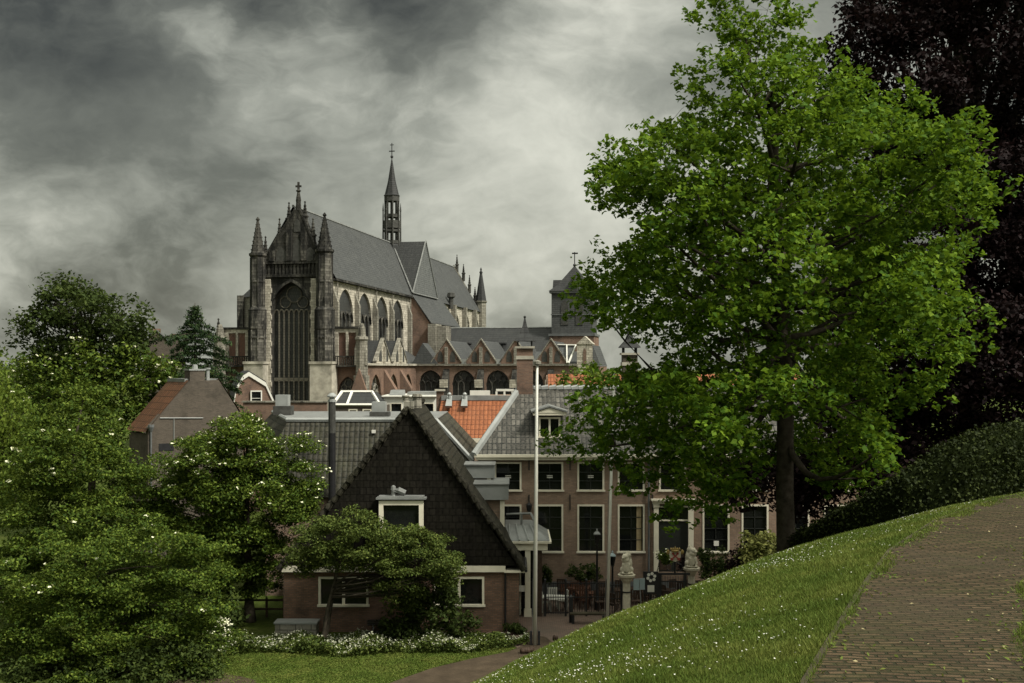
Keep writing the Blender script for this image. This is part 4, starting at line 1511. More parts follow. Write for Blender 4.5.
def build_cottage():
    Y0 = 50.0
    X0 = at(403, 0, Y0).x
    b = empty('cottage', (X0, Y0, 0), 0, 'brick cottage with steep dark tiled gable, cream windows and mossy verges', 'cottage')
    X = lambda px, y=0.0: (px - CX) / F * (Y0 + y) - X0
    Z = lambda py, y=0.0: CAMZ + (HY - py) / F * (Y0 + y)
    T = FRONT(0.0)
    xl, xr_ = X(283.5), X(519)
    ze = Z(571)
    LEN = 7.5
    o1 = (X(318.5), X(368.5), Z(606.6), Z(576.6))
    o2 = (X(434), X(484.3), Z(606.6), Z(576.6))
    mb = MB()
    grid_wall(mb, xl, xr_, 0, ze, [o1, o2], T, .12)
    mb.poly([(xr_, 0, 0), (xr_, LEN, 0), (xr_, LEN, ze), (xr_, 0, ze)])
    mb.poly([(xl, 0, 0), (xl, LEN, 0), (xl, LEN, ze), (xl, 0, ze)])
    mb.poly([(xl, LEN, 0), (xr_, LEN, 0), (xr_, LEN, ze), (xl, LEN, ze)])
    mb.build('wall', 'brick_cottage', b, fix=False)
    for o in (o1, o2):
        w = sash_window(b, *o, T, bars=None, fw=.10)
        mb = MB()
        c = (o[0] + o[1]) / 2
        mb.box(c - .06, c + .06, -.03, .09, o[2] + .1, o[3] - .1)
        mb.build('mullion', 'cream', w)
    mb = MB()
    mb.box(xl - .05, X(505.5), -.16, -.001, Z(571.5), Z(565.5))
    mb.build('fascia', 'cream', b)
    ax, az = X(409), Z(409)
    gl, gr = X(286), X(516.5)
    yf = -.10
    mb = MB()
    dz = Z(565.2)
    mb.prism([(gl, yf, dz), (gr, yf, dz), (ax, yf, az)], (0, .3, 0))
    mb.build('tiled_gable', 'tile_dark', b)
    mb = MB()
    za = az + .12
    e_r, e_l = (X(524.5), Z(569)), (X(279), Z(569))
    for e in (e_r, e_l):
        mb.prism([(ax, -.14, za - .14), (e[0], -.14, e[1] - .14), (e[0], -.14, e[1]), (ax, -.14, za)], (0, LEN + .4, 0))
    rf = mb.build('roof', 'tile_cottage', b)
    rr = random.Random(5)
    for e in (e_l, e_r):
        mb = MB()
        p, q = Vector((e[0], 0, e[1])), Vector((ax, 0, za))
        n = 24
        for k in range(n):
            a = p.lerp(q, k / n)
            c = p.lerp(q, (k + .94) / n)
            dx = rr.uniform(-.025, .025)
            r0 = .13 + rr.uniform(-.015, .02)
            mb.tube([(a.x + dx, -.15, a.z + dx), (c.x + dx, -.15, c.z + .02)], [r0 * 1.18, r0 * .85], 7)
        mb.build('verge', 'tile_cottage', rf)
    mb = MB()
    n = 18
    for k in range(n):
        mb.tube([(ax, -.1 + LEN * k / n, za + .02), (ax, -.1 + LEN * (k + .95) / n, za + .05)], [.13, .17], 7)
    mb.build('ridge_tile', 'tile_cottage', rf)
    mb = MB()
    mb.box(ax - .22, ax + .22, -.25, .25, za - .1, za + .22)
    mb.lathe(ax - .15, 0, [(.14, za + .22), (.12, za + .42), (.17, za + .44), (.17, za + .5)], 8)
    mb.lathe(ax + .3, .8, [(.22, za - .1), (.19, za + .38), (.25, za + .42), (.2, za + .55)], 8)
    mb.build('ridge_cap', 'stone_grey', rf)
    # flared eave at the right corner, gutter and downpipe
    mb = MB()
    mb.prism([(X(504), -.2, Z(572)), (X(526), -.2, Z(572)), (X(526), -.2, Z(570)), (X(504), -.2, Z(570))], (0, LEN, 0))
    mb.build('eaves_board', 'cream', rf)
    mb = MB()
    mb.tube([(X(505.3), -.07, .05), (X(505.3), -.07, Z(572))], .045, 6)
    mb.tube([(X(526), -.25, Z(570)), (X(526), LEN, Z(570))], .07, 6)
    mb.build('downpipe', 'iron', b)
    # dormer in the tiled gable
    a, c = X(380.5), X(424.5)
    z0, z1 = Z(531), Z(499)
    mb = MB()
    mb.box(a + .01, c - .01, -.38, -.11, z0 - .3, z1 + .05)
    mb.box(a + .01, c - .01, -.52, -.379, z0 - .3, z0 - .01)
    dm = mb.build('dormer', 'tile_dark', b)
    sash_window(dm, a, c, z0, z1, FRONT(-.62), bars=None, fw=.2, sill=False)
    mb = MB()
    mb.box(a - .12, c + .12, -.75, -.11, z1 + .06, z1 + .13)
    mb.box(a - .02, c + .02, -.68, -.11, z1 + .131, z1 + .2)
    mb.build('dormer_roof', 'lead', dm)
    mb = MB()                                                  # slanting metal cowl on the dormer
    zc_ = z1 + .2
    xc = X(397)
    mb.tube([(xc - .12, -.4, zc_), (xc - .12, -.4, zc_ + .22), (xc + .12, -.4, zc_ + .24), (xc + .42, -.4, zc_ + .12)], [.10, .14, .15, .13], 8)
    mb.lathe(xc - .12, -.4, [(.13, zc_ + .26), (.10, zc_ + .42), (.03, zc_ + .47)], 8)
    mb.build('roof_cowl', 'lead', dm)


def build_mansard():
    Y0 = 59.5
    X0 = at(380, 0, Y0).x
    b = empty('mansard_house', (X0, Y0, 0), 0, 'house behind the cottage with dark mossy tiled mansard roof, flat grey deck and tall flue', 'house')
    X = lambda px, y=0.0: (px - CX) / F * (Y0 + y) - X0
    Z = lambda py, y=0.0: CAMZ + (HY - py) / F * (Y0 + y)
    zt, zm, zl = Z(420), Z(461, -.9), Z(497, -1.6)
    xl, xr_, xe, xel = X(288), X(436), X(472, -.9), X(268, -.9)
    xe2 = X(488, -1.6)
    D = 11.0
    # upper slope, hips and lower slope
    mb = MB()
    mb.poly([(xl, 0, zt), (xr_, 0, zt), (xe, -.9, zm), (xel, -.9, zm)])
    mb.poly([(xr_, 0, zt), (xr_, D, zt), (xe, D, zm), (xe, -.9, zm)])
    mb.poly([(xl, 0, zt), (xl - 3.2, D, zt), (xl - 5.2, D, zm), (xel, -.9, zm)])
    mb.poly([(xel + .3, -.92, zm - .03), (X(455, -.9), -.92, zm - .03), (X(455, -1.6), -1.7, zl), (xel - .2, -1.7, zl)])
    rf = mb.build('roof', 'tile_mossy', b)
    mb = MB()
    mb.tube([(xl - .1, 0, zt), (xr_ + .05, 0, zt)], .13, 6)
    mb.tube([(xr_, 0, zt), (xe + .05, -.95, zm)], .13, 6)
    mb.tube([(xl, 0, zt), (xl - 3.2, D, zt)], .13, 6)
    mb.build('lead_capping', 'zinc', rf)
    mb = MB()
    mb.prism([(xl - .05, .05, zt - .02), (xr_, .05, zt - .02), (xr_, D, zt - .02), (xl - 3.2, D, zt - .02)], (0, 0, .06))
    mb.build('flat_deck', 'lead', rf)
    mb = MB()
    mb.box(xel + .3, xe - .2, -.7, D, 0, zm - .1)
    mb.box(xel, X(455, -1.5), -1.5, -.71, 0, zl - .05)
    mb.build('wall', 'brick_house', b)
    mb = MB()
    mb.box(xe - 1.2, xe + .2, -1.1, -.95, zm - .3, zm - .02)
    mb.build('gutter', 'cream', b)
    mb = MB()
    xf = X(332, -2)
    mb.tube([(xf, -2.0, 0), (xf, -2.0, Z(433, -2))], .19, 10)
    fl = mb.build('flue_pipe', 'iron', b)
    mb = MB()
    mb.tube([(xf, -2.0, Z(432.9, -2)), (xf, -2.0, Z(402, -2))], .19, 10)
    mb.build('flue_sleeve', 'soot_and_shade', fl)
    mb = MB()
    z = Z(402, -2)
    mb.lathe(xf, -2.0, [(.22, z), (.22, z + .12), (.14, z + .15), (.14, z + .25), (.26, z + .27), (.26, z + .33), (.1, z + .48)], 10)
    mb.build('flue_cap', 'zinc', fl)
    for px, w, pt, pb, y in ((281.5, .72, 395, 406, 5.2), (378.5, .78, 402, 412, 3.4)):
        mb = MB()
        x = X(px, y)
        mb.box(x - w / 2, x + w / 2, y, y + .8, Z(pb, y), Z(pt, y))
        v = mb.build('roof_vent', 'zinc', b)
        mb = MB()
        mb.box(x - w / 2 - .12, x + w / 2 + .2, y - .1, y + .9, zt + .05, Z(pb, y) - .005)
        mb.build('vent_base', 'soot_and_shade', v)
    mb = MB()
    c = X(361, .05)
    mb.box(X(372.5, -.1) , X(376, -.1), -.45, -.2, Z(433, -.3), Z(430, -.3))
    mb.build('roof_light', 'white_paint', rf)


def build_middle():
    # low house with white framed roof lights
    Y0 = 86.0
    X0 = at(357, 0, Y0).x
    b = empty('low_house', (X0, Y0, 0), 0, 'low house in front of the church with white framed dark hipped skylight', 'house')
    X = lambda px, y=0.0: (px - CX) / F * (Y0 + y) - X0
    Z = lambda py, y=0.0: CAMZ + (HY - py) / F * (Y0 + y)
    mb = MB()
    mb.box(X(335), X(384), 0, 6, 0, Z(406))
    mb.build('wall', 'brick_grey', b)
    mb = MB()
    mb.poly([(X(333), -.1, Z(405)), (X(380), -.1, Z(405)), (X(372, 2.4), 2.4, Z(392, 2.4)), (X(342, 2.4), 2.4, Z(392, 2.4))])
    mb.poly([(X(380), -.1, Z(405)), (X(381), 5, Z(404)), (X(374, 2.4), 4, Z(392, 2.4)), (X(372, 2.4), 2.4, Z(392, 2.4))])
    mb.poly([(X(333), -.1, Z(405)), (X(342, 2.4), 2.4, Z(392, 2.4)), (X(342, 2.4), 4, Z(392, 2.4)), (X(333), 5, Z(405))])
    mb.poly([(X(342, 2.4), 2.4, Z(392, 2.4)), (X(372, 2.4), 2.4, Z(392, 2.4)), (X(374, 2.4), 4, Z(392, 2.4)), (X(342, 2.4), 4, Z(392, 2.4))])
    rf = mb.build('roof', 'slate_dark', b)
    mb = MB()
    P = lambda px, py, y: (X(px, y), y - .06, Z(py, y) + .03)
    for a, c in (((333, 405, 0), (380, 405, 0)), ((342, 392, 2.4), (372, 392, 2.4)), ((347, 405, 0), (352, 392, 2.4)), ((380, 405, 0), (372, 392, 2.4)), ((333, 405, 0), (342, 392, 2.4))):
        mb.tube([P(*a), P(*c)], .12, 5)
    mb.build('roof_frame', 'white_paint', rf)
    for p in (353, 367):
        sash_window(b, X(p - 4.5), X(p + 4.5), Z(413.5), Z(409), FRONT(0), bars=None, sill=False)

    # white box dormers on a dark roof
    Y0 = 90.0
    X0 = at(410, 0, Y0).x
    b = empty('white_house', (X0, Y0, 0), 0, 'white flat roofed upper storey with two dark windows, behind the dark gable top', 'house')
    X = lambda px, y=0.0: (px - CX) / F * (Y0 + y) - X0
    Z = lambda py, y=0.0: CAMZ + (HY - py) / F * (Y0 + y)
    w1 = (X(390.5), X(402), Z(416), Z(403))
    w2 = (X(423), X(434), Z(416), Z(403))
    mb = MB()
    grid_wall(mb, X(383.5), X(436), 0, Z(397), [w1, w2], FRONT(0), .2)
    mb.box(X(383.5), X(436), .3, 7, 0, Z(397))
    mb.build('wall', 'white_paint', b)
    for w in (w1, w2):
        sash_window(b, *w, FRONT(0), bars=None, fw=.06, sill=False)
    mb = MB()
    mb.box(X(382), X(437), -.25, 7, Z(396.8), Z(395.5))
    mb.build('roof_trim', 'white_paint', b)
    mb = MB()
    mb.prism([(X(388), 1, Z(395.4)), (X(402), 1, Z(395.4)), (X(402, 3), 3.5, Z(391)), (X(390, 3), 3.5, Z(391))], (0, 2, 0))
    mb.box(X(405), X(436), 2, 6, Z(395.4), Z(392.5))
    mb.build('roof_light', 'lead', b)
    # low brick wall in front of the church door
    mb = MB()
    Yw = 92.0
    mb.box(-22.5, -15.5, 0, .4, 0, CAMZ + (HY - 402.5) / F * Yw)
    w = empty('brick_wall', (0, Yw, 0), 0, 'low red brick wall below the great church window', 'wall')
    mb.build('brickwork', 'brick_church', w)
    mb = MB()
    z = CAMZ + (HY - 402.4) / F * Yw
    mb.box(-22.6, -15.4, -.1, .5, z, z + .12)
    mb.build('coping', 'stone_grey', w)

    # orange roofed house
    Y0 = 71.0
    X0 = at(470, 0, Y0).x
    b = empty('orange_roofed_house', (X0, Y0, 0), 0, 'house with bright orange pantile roof and two small grey roof vents', 'house')
    X = lambda px, y=0.0: (px - CX) / F * (Y0 + y) - X0
    Z = lambda py, y=0.0: CAMZ + (HY - py) / F * (Y0 + y)
    xl, xr_ = X(436), X(512)
    zr, ze = Z(399.5, 4), Z(438)
    mb = MB()
    mb.poly([(xl - .15, 0, ze), (xr_, 0, ze), (xr_, 4, zr), (xl + .1, 4, zr)])
    mb.poly([(xl - .15, 8, ze), (xr_, 8, ze), (xr_, 4, zr), (xl + .1, 4, zr)])
    rf = mb.build('roof', 'tile_orange', b)
    mb = MB()
    mb.box(xl + .1, xr_ + 3, 3.85, 4.3, zr - .05, zr + .28)
    mb.build('ridge_capping', 'lead', rf)
    mb = MB()
    mb.box(xl, xr_, .2, 7.8, 0, ze - .05)
    mb.build('wall', 'brick_house', b)
    mb = MB()
    mb.box(xl - .1, xr_, -.1, .15, ze - .3, ze - .02)
    mb.build('gutter', 'cream', b)
    for p in (449, 464.5):
        x = X(p, 3)
        mb = MB()
        mb.prism([(x - .22, 2.6, Z(408, 2.6)), (x + .22, 2.6, Z(408, 2.6)), (x + .16, 3.9, zr + .1), (x - .16, 3.9, zr + .1)], (0, -.15, .15))
        mb.lathe(x, 3.4, [(.12, zr - .6), (.10, zr + .35), (.16, zr + .37), (.06, zr + .5)], 8)
        mb.build('roof_vent', 'zinc', rf)
    chimney_stack(b, X(440, 4.2), 4.2, zr - 1.5, Z(391, 4.2), .48, cap=False, band=False, mat='brick_church')
    # white balustrade-like roof railing right behind it
    mb = MB()
    Yb = 82.0
    rl = empty('roof_terrace', (at(490, 0, Yb).x, Yb, 0), 0, 'white painted roof terrace parapets behind the orange roof', 'terrace')
    xx = lambda px: at(px, 0, Yb).x - rl.location.x
    zz = lambda py: CAMZ + (HY - py) / F * Yb
    mb.box(xx(470), xx(512), 0, 3, 0, zz(395.5))
    mb.build('wall', 'brick_house', rl)
    mb = MB()
    mb.box(xx(470), xx(490), -.1, .2, zz(395.4), zz(390.5))
    mb.box(xx(496), xx(514), -.1, .2, zz(391.2), zz(389))
    for p in (496.5, 504.5, 512.5):
        mb.box(xx(p - 1), xx(p + 1), -.09, .19, zz(395.4), zz(391.3))
    mb.build('parapet', 'white_paint', rl)

    # red roof glimpsed behind the long house
    Y0 = 84.0
    X0 = at(640, 0, Y0).x
    b = empty('red_roofed_house', (X0, Y0, 0), 0, 'red tiled roof glimpsed behind the grey pantile ridge', 'house')
    X = lambda px, y=0.0: (px - CX) / F * (Y0 + y) - X0
    Z = lambda py, y=0.0: CAMZ + (HY - py) / F * (Y0 + y)
    mb = MB()
    mb.poly([(X(548), 0, Z(394)), (X(800), 0, Z(394)), (X(800, 4), 4, Z(374, 4)), (X(548, 4), 4, Z(374, 4))])
    mb.poly([(X(548), 8, Z(394)), (X(800), 8, Z(394)), (X(800, 4), 4, Z(374, 4)), (X(548, 4), 4, Z(374, 4))])
    rf = mb.build('roof', 'tile_orange', b)
    mb = MB()
    mb.box(X(548), X(800), .2, 7.8, 0, Z(394.5))
    mb.build('wall', 'brick_house', b)
    mb = MB()
    mb.prism([(X(548), .3, Z(395)), (X(548), 7.7, Z(395)), (X(548), 4, Z(375, 4))], (.2, 0, 0))
    mb.build('gable', 'brick_house', b)

    # gambrel gable house at the left
    Y0 = 94.0
    X0 = at(254, 0, Y0).x
    b = empty('gambrel_house', (X0, Y0, 0), R(17), 'small brick gable house with white curved bargeboard beside the church front', 'house')
    X = lambda px, y=0.0: (px - CX) / F * (Y0 + y) - X0
    Z = lambda py, y=0.0: CAMZ + (HY - py) / F * (Y0 + y)
    prof = [(X(233), Z(412)), (X(237), Z(391)), (X(243), Z(380)), (X(249), Z(376)), (X(265.5), Z(386.5)), (X(274.5), Z(407)), (X(274.5), Z(412))]
    mb = MB()
    mb.prism([(prof[0][0], 0, 0)] + [(x, 0, z) for x, z in prof] + [(prof[-1][0], 0, 0)], (0, 8, 0))
    mb.build('wall', 'brick_church', b)
    mb = MB()
    for p, q in zip(prof[:-1], prof[1:]):
        mb.prism([(p[0], -.12, p[1]), (q[0], -.12, q[1]), (q[0], -.12, q[1] + .35), (p[0], -.12, p[1] + .35)], (0, .3, 0))
    mb.build('bargeboard', 'white_paint', b)
    mb = MB()
    for p, q in zip(prof[:-1], prof[1:]):
        mb.prism([(p[0], .2, p[1] + .36), (q[0], .2, q[1] + .36), (q[0], .2, q[1] + .46), (p[0], .2, p[1] + .46)], (0, 8, 0))
    mb.build('roof', 'slate_dark', b)
    sash_window(b, X(250.5), X(261.8), Z(406), Z(390.5), FRONT(-.13), bars=(1, 2), fw=.1, barmat='white_paint', mat='white_paint')

    # cottage at the far left, turned, rust tiled
    Y0 = 68.0
    ang = R(38)
    ox = at(143, 0, Y0).x
    b = empty('tiled_barn', (ox, Y0, 0), ang, 'old grey brick barn with blunt gable, rusty tiled roof and stub chimney among trees', 'barn')
    f2 = Fr(ox, Y0, -ang)
    pts = []
    for px, py in ((148, 470), (148, 428), (188.5, 381), (219, 380), (243, 418), (243, 470)):
        x, z = f2.yz(0, px, py)
        pts.append((x, z))
    mb = MB()
    mb.prism([(pts[0][0], 0, 0)] + [(x, 0, z) for x, z in pts[1:5]] + [(pts[-1][0], 0, 0)], (0, .4, 0))
    mb.build('gable', 'brick_grey', b)
    L = 3.4
    mb = MB()
    e, t_, t2, e2 = pts[1], pts[2], pts[3], pts[4]
    mb.poly([(e[0] - .2, -.05, e[1] - .25), (t_[0], -.05, t_[1] + .05), (t_[0], L, t_[1] + .05), (e[0] - .2, L, e[1] - .25)])
    mb.poly([(e2[0] + .3, -.05, e2[1] - .3), (t2[0], -.05, t2[1] + .05), (t2[0], L, t2[1] + .05), (e2[0] + .3, L, e2[1] - .3)])
    rf = mb.build('roof', 'tile_rust', b)
    mb = MB()
    mb.box(t_[0] - .1, t2[0] + .1, .41, L, t_[1] - .1, t_[1] + .14)
    mb.build('ridge_lead', 'lead', rf)
    mb = MB()
    mb.box(e[0], e[0] + .3, .41, L, 0, e[1] - .4)
    mb.build('wall', 'brick_grey', b)
    cx, cz = f2.yz(.6, 195, 384)
    _, cz1 = f2.yz(.6, 195, 370.5)
    mb = MB()
    mb.box(cx - .5, cx + .5, .2, 1.1, cz - .6, cz1)
    st = mb.build('chimney', 'brick_grey', b)
    mb = MB()
    mb.box(cx - .56, cx + .56, .15, 1.15, cz1, cz1 + .1)
    mb.lathe(cx, .6, [(.2, cz1 + .1), (.16, cz1 + .35), (.1, cz1 + .38)], 8)
    mb.build('chimney_pot', 'zinc', st)
    mb = MB()
    mb.lathe(cx + .72, .3, [(.14, cz - .3), (.13, cz1 + .05), (.2, cz1 + .07), (.2, cz1 + .18)], 8)
    mb.build('flue_pipe', 'zinc', b)
    x0, z0 = f2.yz(-.03, 159, 451)
    x1, z1 = f2.yz(-.03, 174, 443)
    mb = MB()
    mb.box(x0, x1, -.03, -.005, z0, z1)
    mb.build('vent_opening', 'iron', b)
    mb = MB()
    pA, pB = f2.yz(-.05, 160, 418), f2.yz(-.05, 203, 418)
    mb.tube([(pA[0], -.05, pA[1]), (pB[0], -.05, pB[1])], .03, 5)
    pC = f2.yz(-.05, 174, 440)
    mb.tube([(pC[0], -.05, pA[1]), (pC[0], -.05, pC[1])], .025, 5)
    mb.build('wall_pipe', 'zinc', b)
    xd, zd = f2.yz(-.1, 151, 432)
    mb = MB()
    mb.tube([(xd, -.1, 0), (xd, -.1, zd)], .07, 6)
    mb.lathe(xd, -.1, [(.08, zd), (.2, zd + .3), (.2, zd + .45)], 8)
    mb.build('downpipe', 'lead_dark', b)

    # far roofs left of the church
    for (px, w, pt, pe, Y0, lab) in ((157, 26, 332, 345, 150, 'distant grey gable roof with chimney beyond the trees at the left'), (176, 16, 337, 346, 165, 'smaller distant gable roof beside the conifer top')):
        X0 = at(px, 0, Y0).x
        b = empty('distant_house', (X0, Y0, 0), R(18), lab, 'house', 'distant roofs left of the church')
        Z = lambda py: CAMZ + (HY - py) / F * Y0
        h = w / F * Y0 / 2
        mb = MB()
        mb.prism([(-h, 0, 0), (h, 0, 0), (h, 0, Z(pe)), (0, 0, Z(pt)), (-h, 0, Z(pe))], (0, 12, 0))
        mb.build('wall', 'brick_grey', b)
        mb = MB()
        mb.prism([(-h - .2, -.2, Z(pe)), (0, -.2, Z(pt) + .15), (0, -.2, Z(pt) + .35), (-h - .2, -.2, Z(pe) + .2)], (0, 12.4, 0))
        mb.prism([(h + .2, -.2, Z(pe)), (0, -.2, Z(pt) + .15), (0, -.2, Z(pt) + .35), (h + .2, -.2, Z(pe) + .2)], (0, 12.4, 0))
        mb.build('roof', 'slate_light', b)
        mb = MB()
        mb.box(-.5, .5, 1, 2.0, Z(pt) - 1, Z(pt) + .5)
        mb.build('chimney', 'brick_church', b)


build_town_house()
build_annexe()
build_cottage()
build_mansard()
build_middle()


# ------------------------------------------------------------------ foliage
def leaf_mesh(name, C, size, mat, parent, rng, up=0.6, aspect=0.62, fold=0.18, jitter=0.35, droop=0.0):
    """one mesh of many small bent leaves centred on the points C"""
    C = np.asarray(C, np.float32)
    n = len(C)
    nr = rng.normal(size=(n, 3)).astype(np.float32)
    nr[:, 2] = np.abs(nr[:, 2]) * .7 + up
    nr /= np.linalg.norm(nr, axis=1, keepdims=True)
    r = rng.normal(size=(n, 3)).astype(np.float32)
    r[:, 2] -= droop
    t_ = r - nr * (r * nr).sum(1, keepdims=True)
    t_ /= np.linalg.norm(t_, axis=1, keepdims=True) + 1e-9
    b = np.cross(nr, t_)
    s = (size * (1 + rng.uniform(-jitter, jitter, n))).astype(np.float32)[:, None]
    w = s * aspect * .5
    v = np.stack([C - t_ * s * .5, C + b * w + nr * s * fold - t_ * s * .05, C + t_ * s * .55, C - b * w + nr * s * fold - t_ * s * .05], 1).reshape(-1, 3)
    return raw_quads(name, v, mat, parent, rng)


def raw_quads(name, v, mat, parent, rng, k=4):
    n = len(v) // k
    me = bpy.data.meshes.new(name)
    me.vertices.add(len(v))
    me.vertices.foreach_set('co', v.astype(np.float32).ravel())
    me.loops.add(len(v))
    me.loops.foreach_set('vertex_index', np.arange(len(v), dtype=np.int32))
    me.polygons.add(n)
    me.polygons.foreach_set('loop_start', np.arange(0, len(v), k, dtype=np.int32))
    me.polygons.foreach_set('loop_total', np.full(n, k, np.int32))
    a = me.attributes.new('tint', 'FLOAT', 'FACE')
    a.data.foreach_set('value', rng.random(n).astype(np.float32))
    me.materials.append(MATS[mat])
    me.update(calc_edges=True)
    o = bpy.data.objects.new(name, me)
    COL.objects.link(o)
    if parent:
        o.parent = parent
    return o


def curved(p, q, sag, rng, n=5):
    p, q = np.asarray(p, float), np.asarray(q, float)
    off = rng.normal(size=3) * np.linalg.norm(q - p) * .07
    out = []
    for k in range(n + 1):
        f = k / n
        c = p + (q - p) * f
        c = c + off * math.sin(math.pi * f)
        c[2] += sag * math.sin(math.pi * f)
        out.append(tuple(c))
    return out


def sample_lobes(lobes, n, rng, lo=0.45):
    """points in the outer part of a set of ellipsoids (x, y, z, rx, ry, rz)"""
    L = np.array(lobes, float)
    vol = (L[:, 3] * L[:, 4] * L[:, 5]) ** (2 / 3)
    idx = rng.choice(len(L), n * 3, p=vol / vol.sum())
    d = rng.normal(size=(n * 3, 3))
    d /= np.linalg.norm(d, axis=1, keepdims=True)
    r = rng.uniform(lo ** 2, 1.0, n * 3) ** .5
    ph = idx * 1.7
    bump_ = 1 + .16 * np.sin(d[:, 0] * 5.3 + d[:, 2] * 3.1 + ph) + .13 * np.sin(d[:, 1] * 7.1 - d[:, 2] * 5.7 + ph * 2.1) + .08 * np.sin(d[:, 0] * 11 + d[:, 1] * 9 + ph)
    P = L[idx, :3] + d * (r * bump_)[:, None] * L[idx, 3:]
    keep = np.ones(len(P), bool)
    for k, l in enumerate(L):                           # drop points deep inside another lobe
        q = (((P - l[:3]) / l[3:]) ** 2).sum(1)
        keep &= (q > lo * lo) | (idx == k)
    return P[keep][:n]


def make_tree(name, base, label, cat, lobes, nclump, nleaf, lsize, mat, seed, bark='bark', trunk_r=0.2, trunk_top=None, clump=(.8, .5), group=None,
              blossom=0, lo=0.45, up=0.6, nlimb=10, trunks=1, lean=0.0, zmin=0.25, droop=0.0, blos_size=0.2, fork=.35):
    rng = np.random.default_rng(seed)
    b = empty(name, base, 0, label, cat, group)
    C = sample_lobes(lobes, nclump, rng, lo)
    top = trunk_top or (max(l[2] for l in lobes))
    mb = MB()
    for k in range(trunks):
        a = rng.uniform(0, 6.28) if trunks > 1 else 0
        f0 = (.12 * k * math.cos(a), .12 * k * math.sin(a), -.2)
        tip = (lobes[0][0] * .6 + lean + (rng.normal() * .5 if trunks > 1 else 0), lobes[0][1] * .6 + (rng.normal() * .4 if trunks > 1 else 0), top)
        pts = curved(f0, tip, 0, rng, 7)
        mb.tube(pts, [trunk_r * (1.35 if i == 0 else 1) * (1 - .82 * i / 7) / (1 if trunks == 1 else 1.35) for i in range(8)], 9)
        far = C[np.argsort(-np.linalg.norm(C - np.array([0, 0, top * .5]), axis=1))[:max(nlimb * 3, 10)]]
        sel = far[rng.choice(len(far), min(nlimb, len(far)), replace=False)]
        for q in sel:
            f = np.clip(fork + .5 * (q[2] / max(top, .1)) * rng.uniform(.4, .9), .2, .93)
            i = f * 7
            i0 = int(i)
            p = np.array(pts[i0]) * (1 - (i - i0)) + np.array(pts[min(7, i0 + 1)]) * (i - i0)
            r0 = trunk_r * (1 - .82 * f) * .55
            q = np.array(p) + (q - np.array(p)) * .9
            lp = curved(p, q, .1, rng, 5)
            mb.tube(lp, [r0 * (1 - .8 * j / 5) for j in range(6)], 6)
            near = C[np.argsort(np.linalg.norm(C - q, axis=1))[1:4]]
            for w in near:
                mb.tube(curved(lp[3], w, .05, rng, 3), [r0 * .35, r0 * .25, r0 * .16, r0 * .08], 5)
    mb.build('trunk', bark, b, smooth=True, fix=False)
    per = rng.poisson(nleaf, len(C))
    rep_ = np.repeat(np.arange(len(C)), per)
    g = rng.normal(size=(len(rep_), 3))
    g /= (np.linalg.norm(g, axis=1, keepdims=True) + 1e-9)
    g *= rng.random((len(rep_), 1)) ** (1 / 2.2)
    sc = rng.uniform(.65, 1.3, len(C))[rep_][:, None]
    P = C[rep_] + g * np.array([clump[0], clump[0], clump[1]]) * sc
    P[:, 2] -= .12 * (g[:, 0] ** 2 + g[:, 1] ** 2) * clump[0]
    P = P[P[:, 2] > zmin]
    leaf_mesh('crown', P, lsize, mat, b, rng, up=up, droop=droop)
    if blossom:
        # flat flower heads sitting on the outer side of the clumps
        ce = np.array(lobes)[:, :3].mean(0)
        d = P - ce
        score = np.linalg.norm(d, axis=1) + .6 * d[:, 2] - .4 * d[:, 1]
        cand = np.argsort(-score)[:len(P) // 5]
        sel = rng.choice(cand, blossom, replace=False)
        Q = P[sel] + d[sel] / np.linalg.norm(d[sel], axis=1, keepdims=True) * .12
        vs = []
        for q in Q:
            for _ in range(5):
                vs.append(q + rng.normal(size=3) * [.05, .05, .02])
        leaf_mesh('blossom', vs, blos_size, 'blossom', b, rng, up=1.4, aspect=.9, fold=.05)
    return b


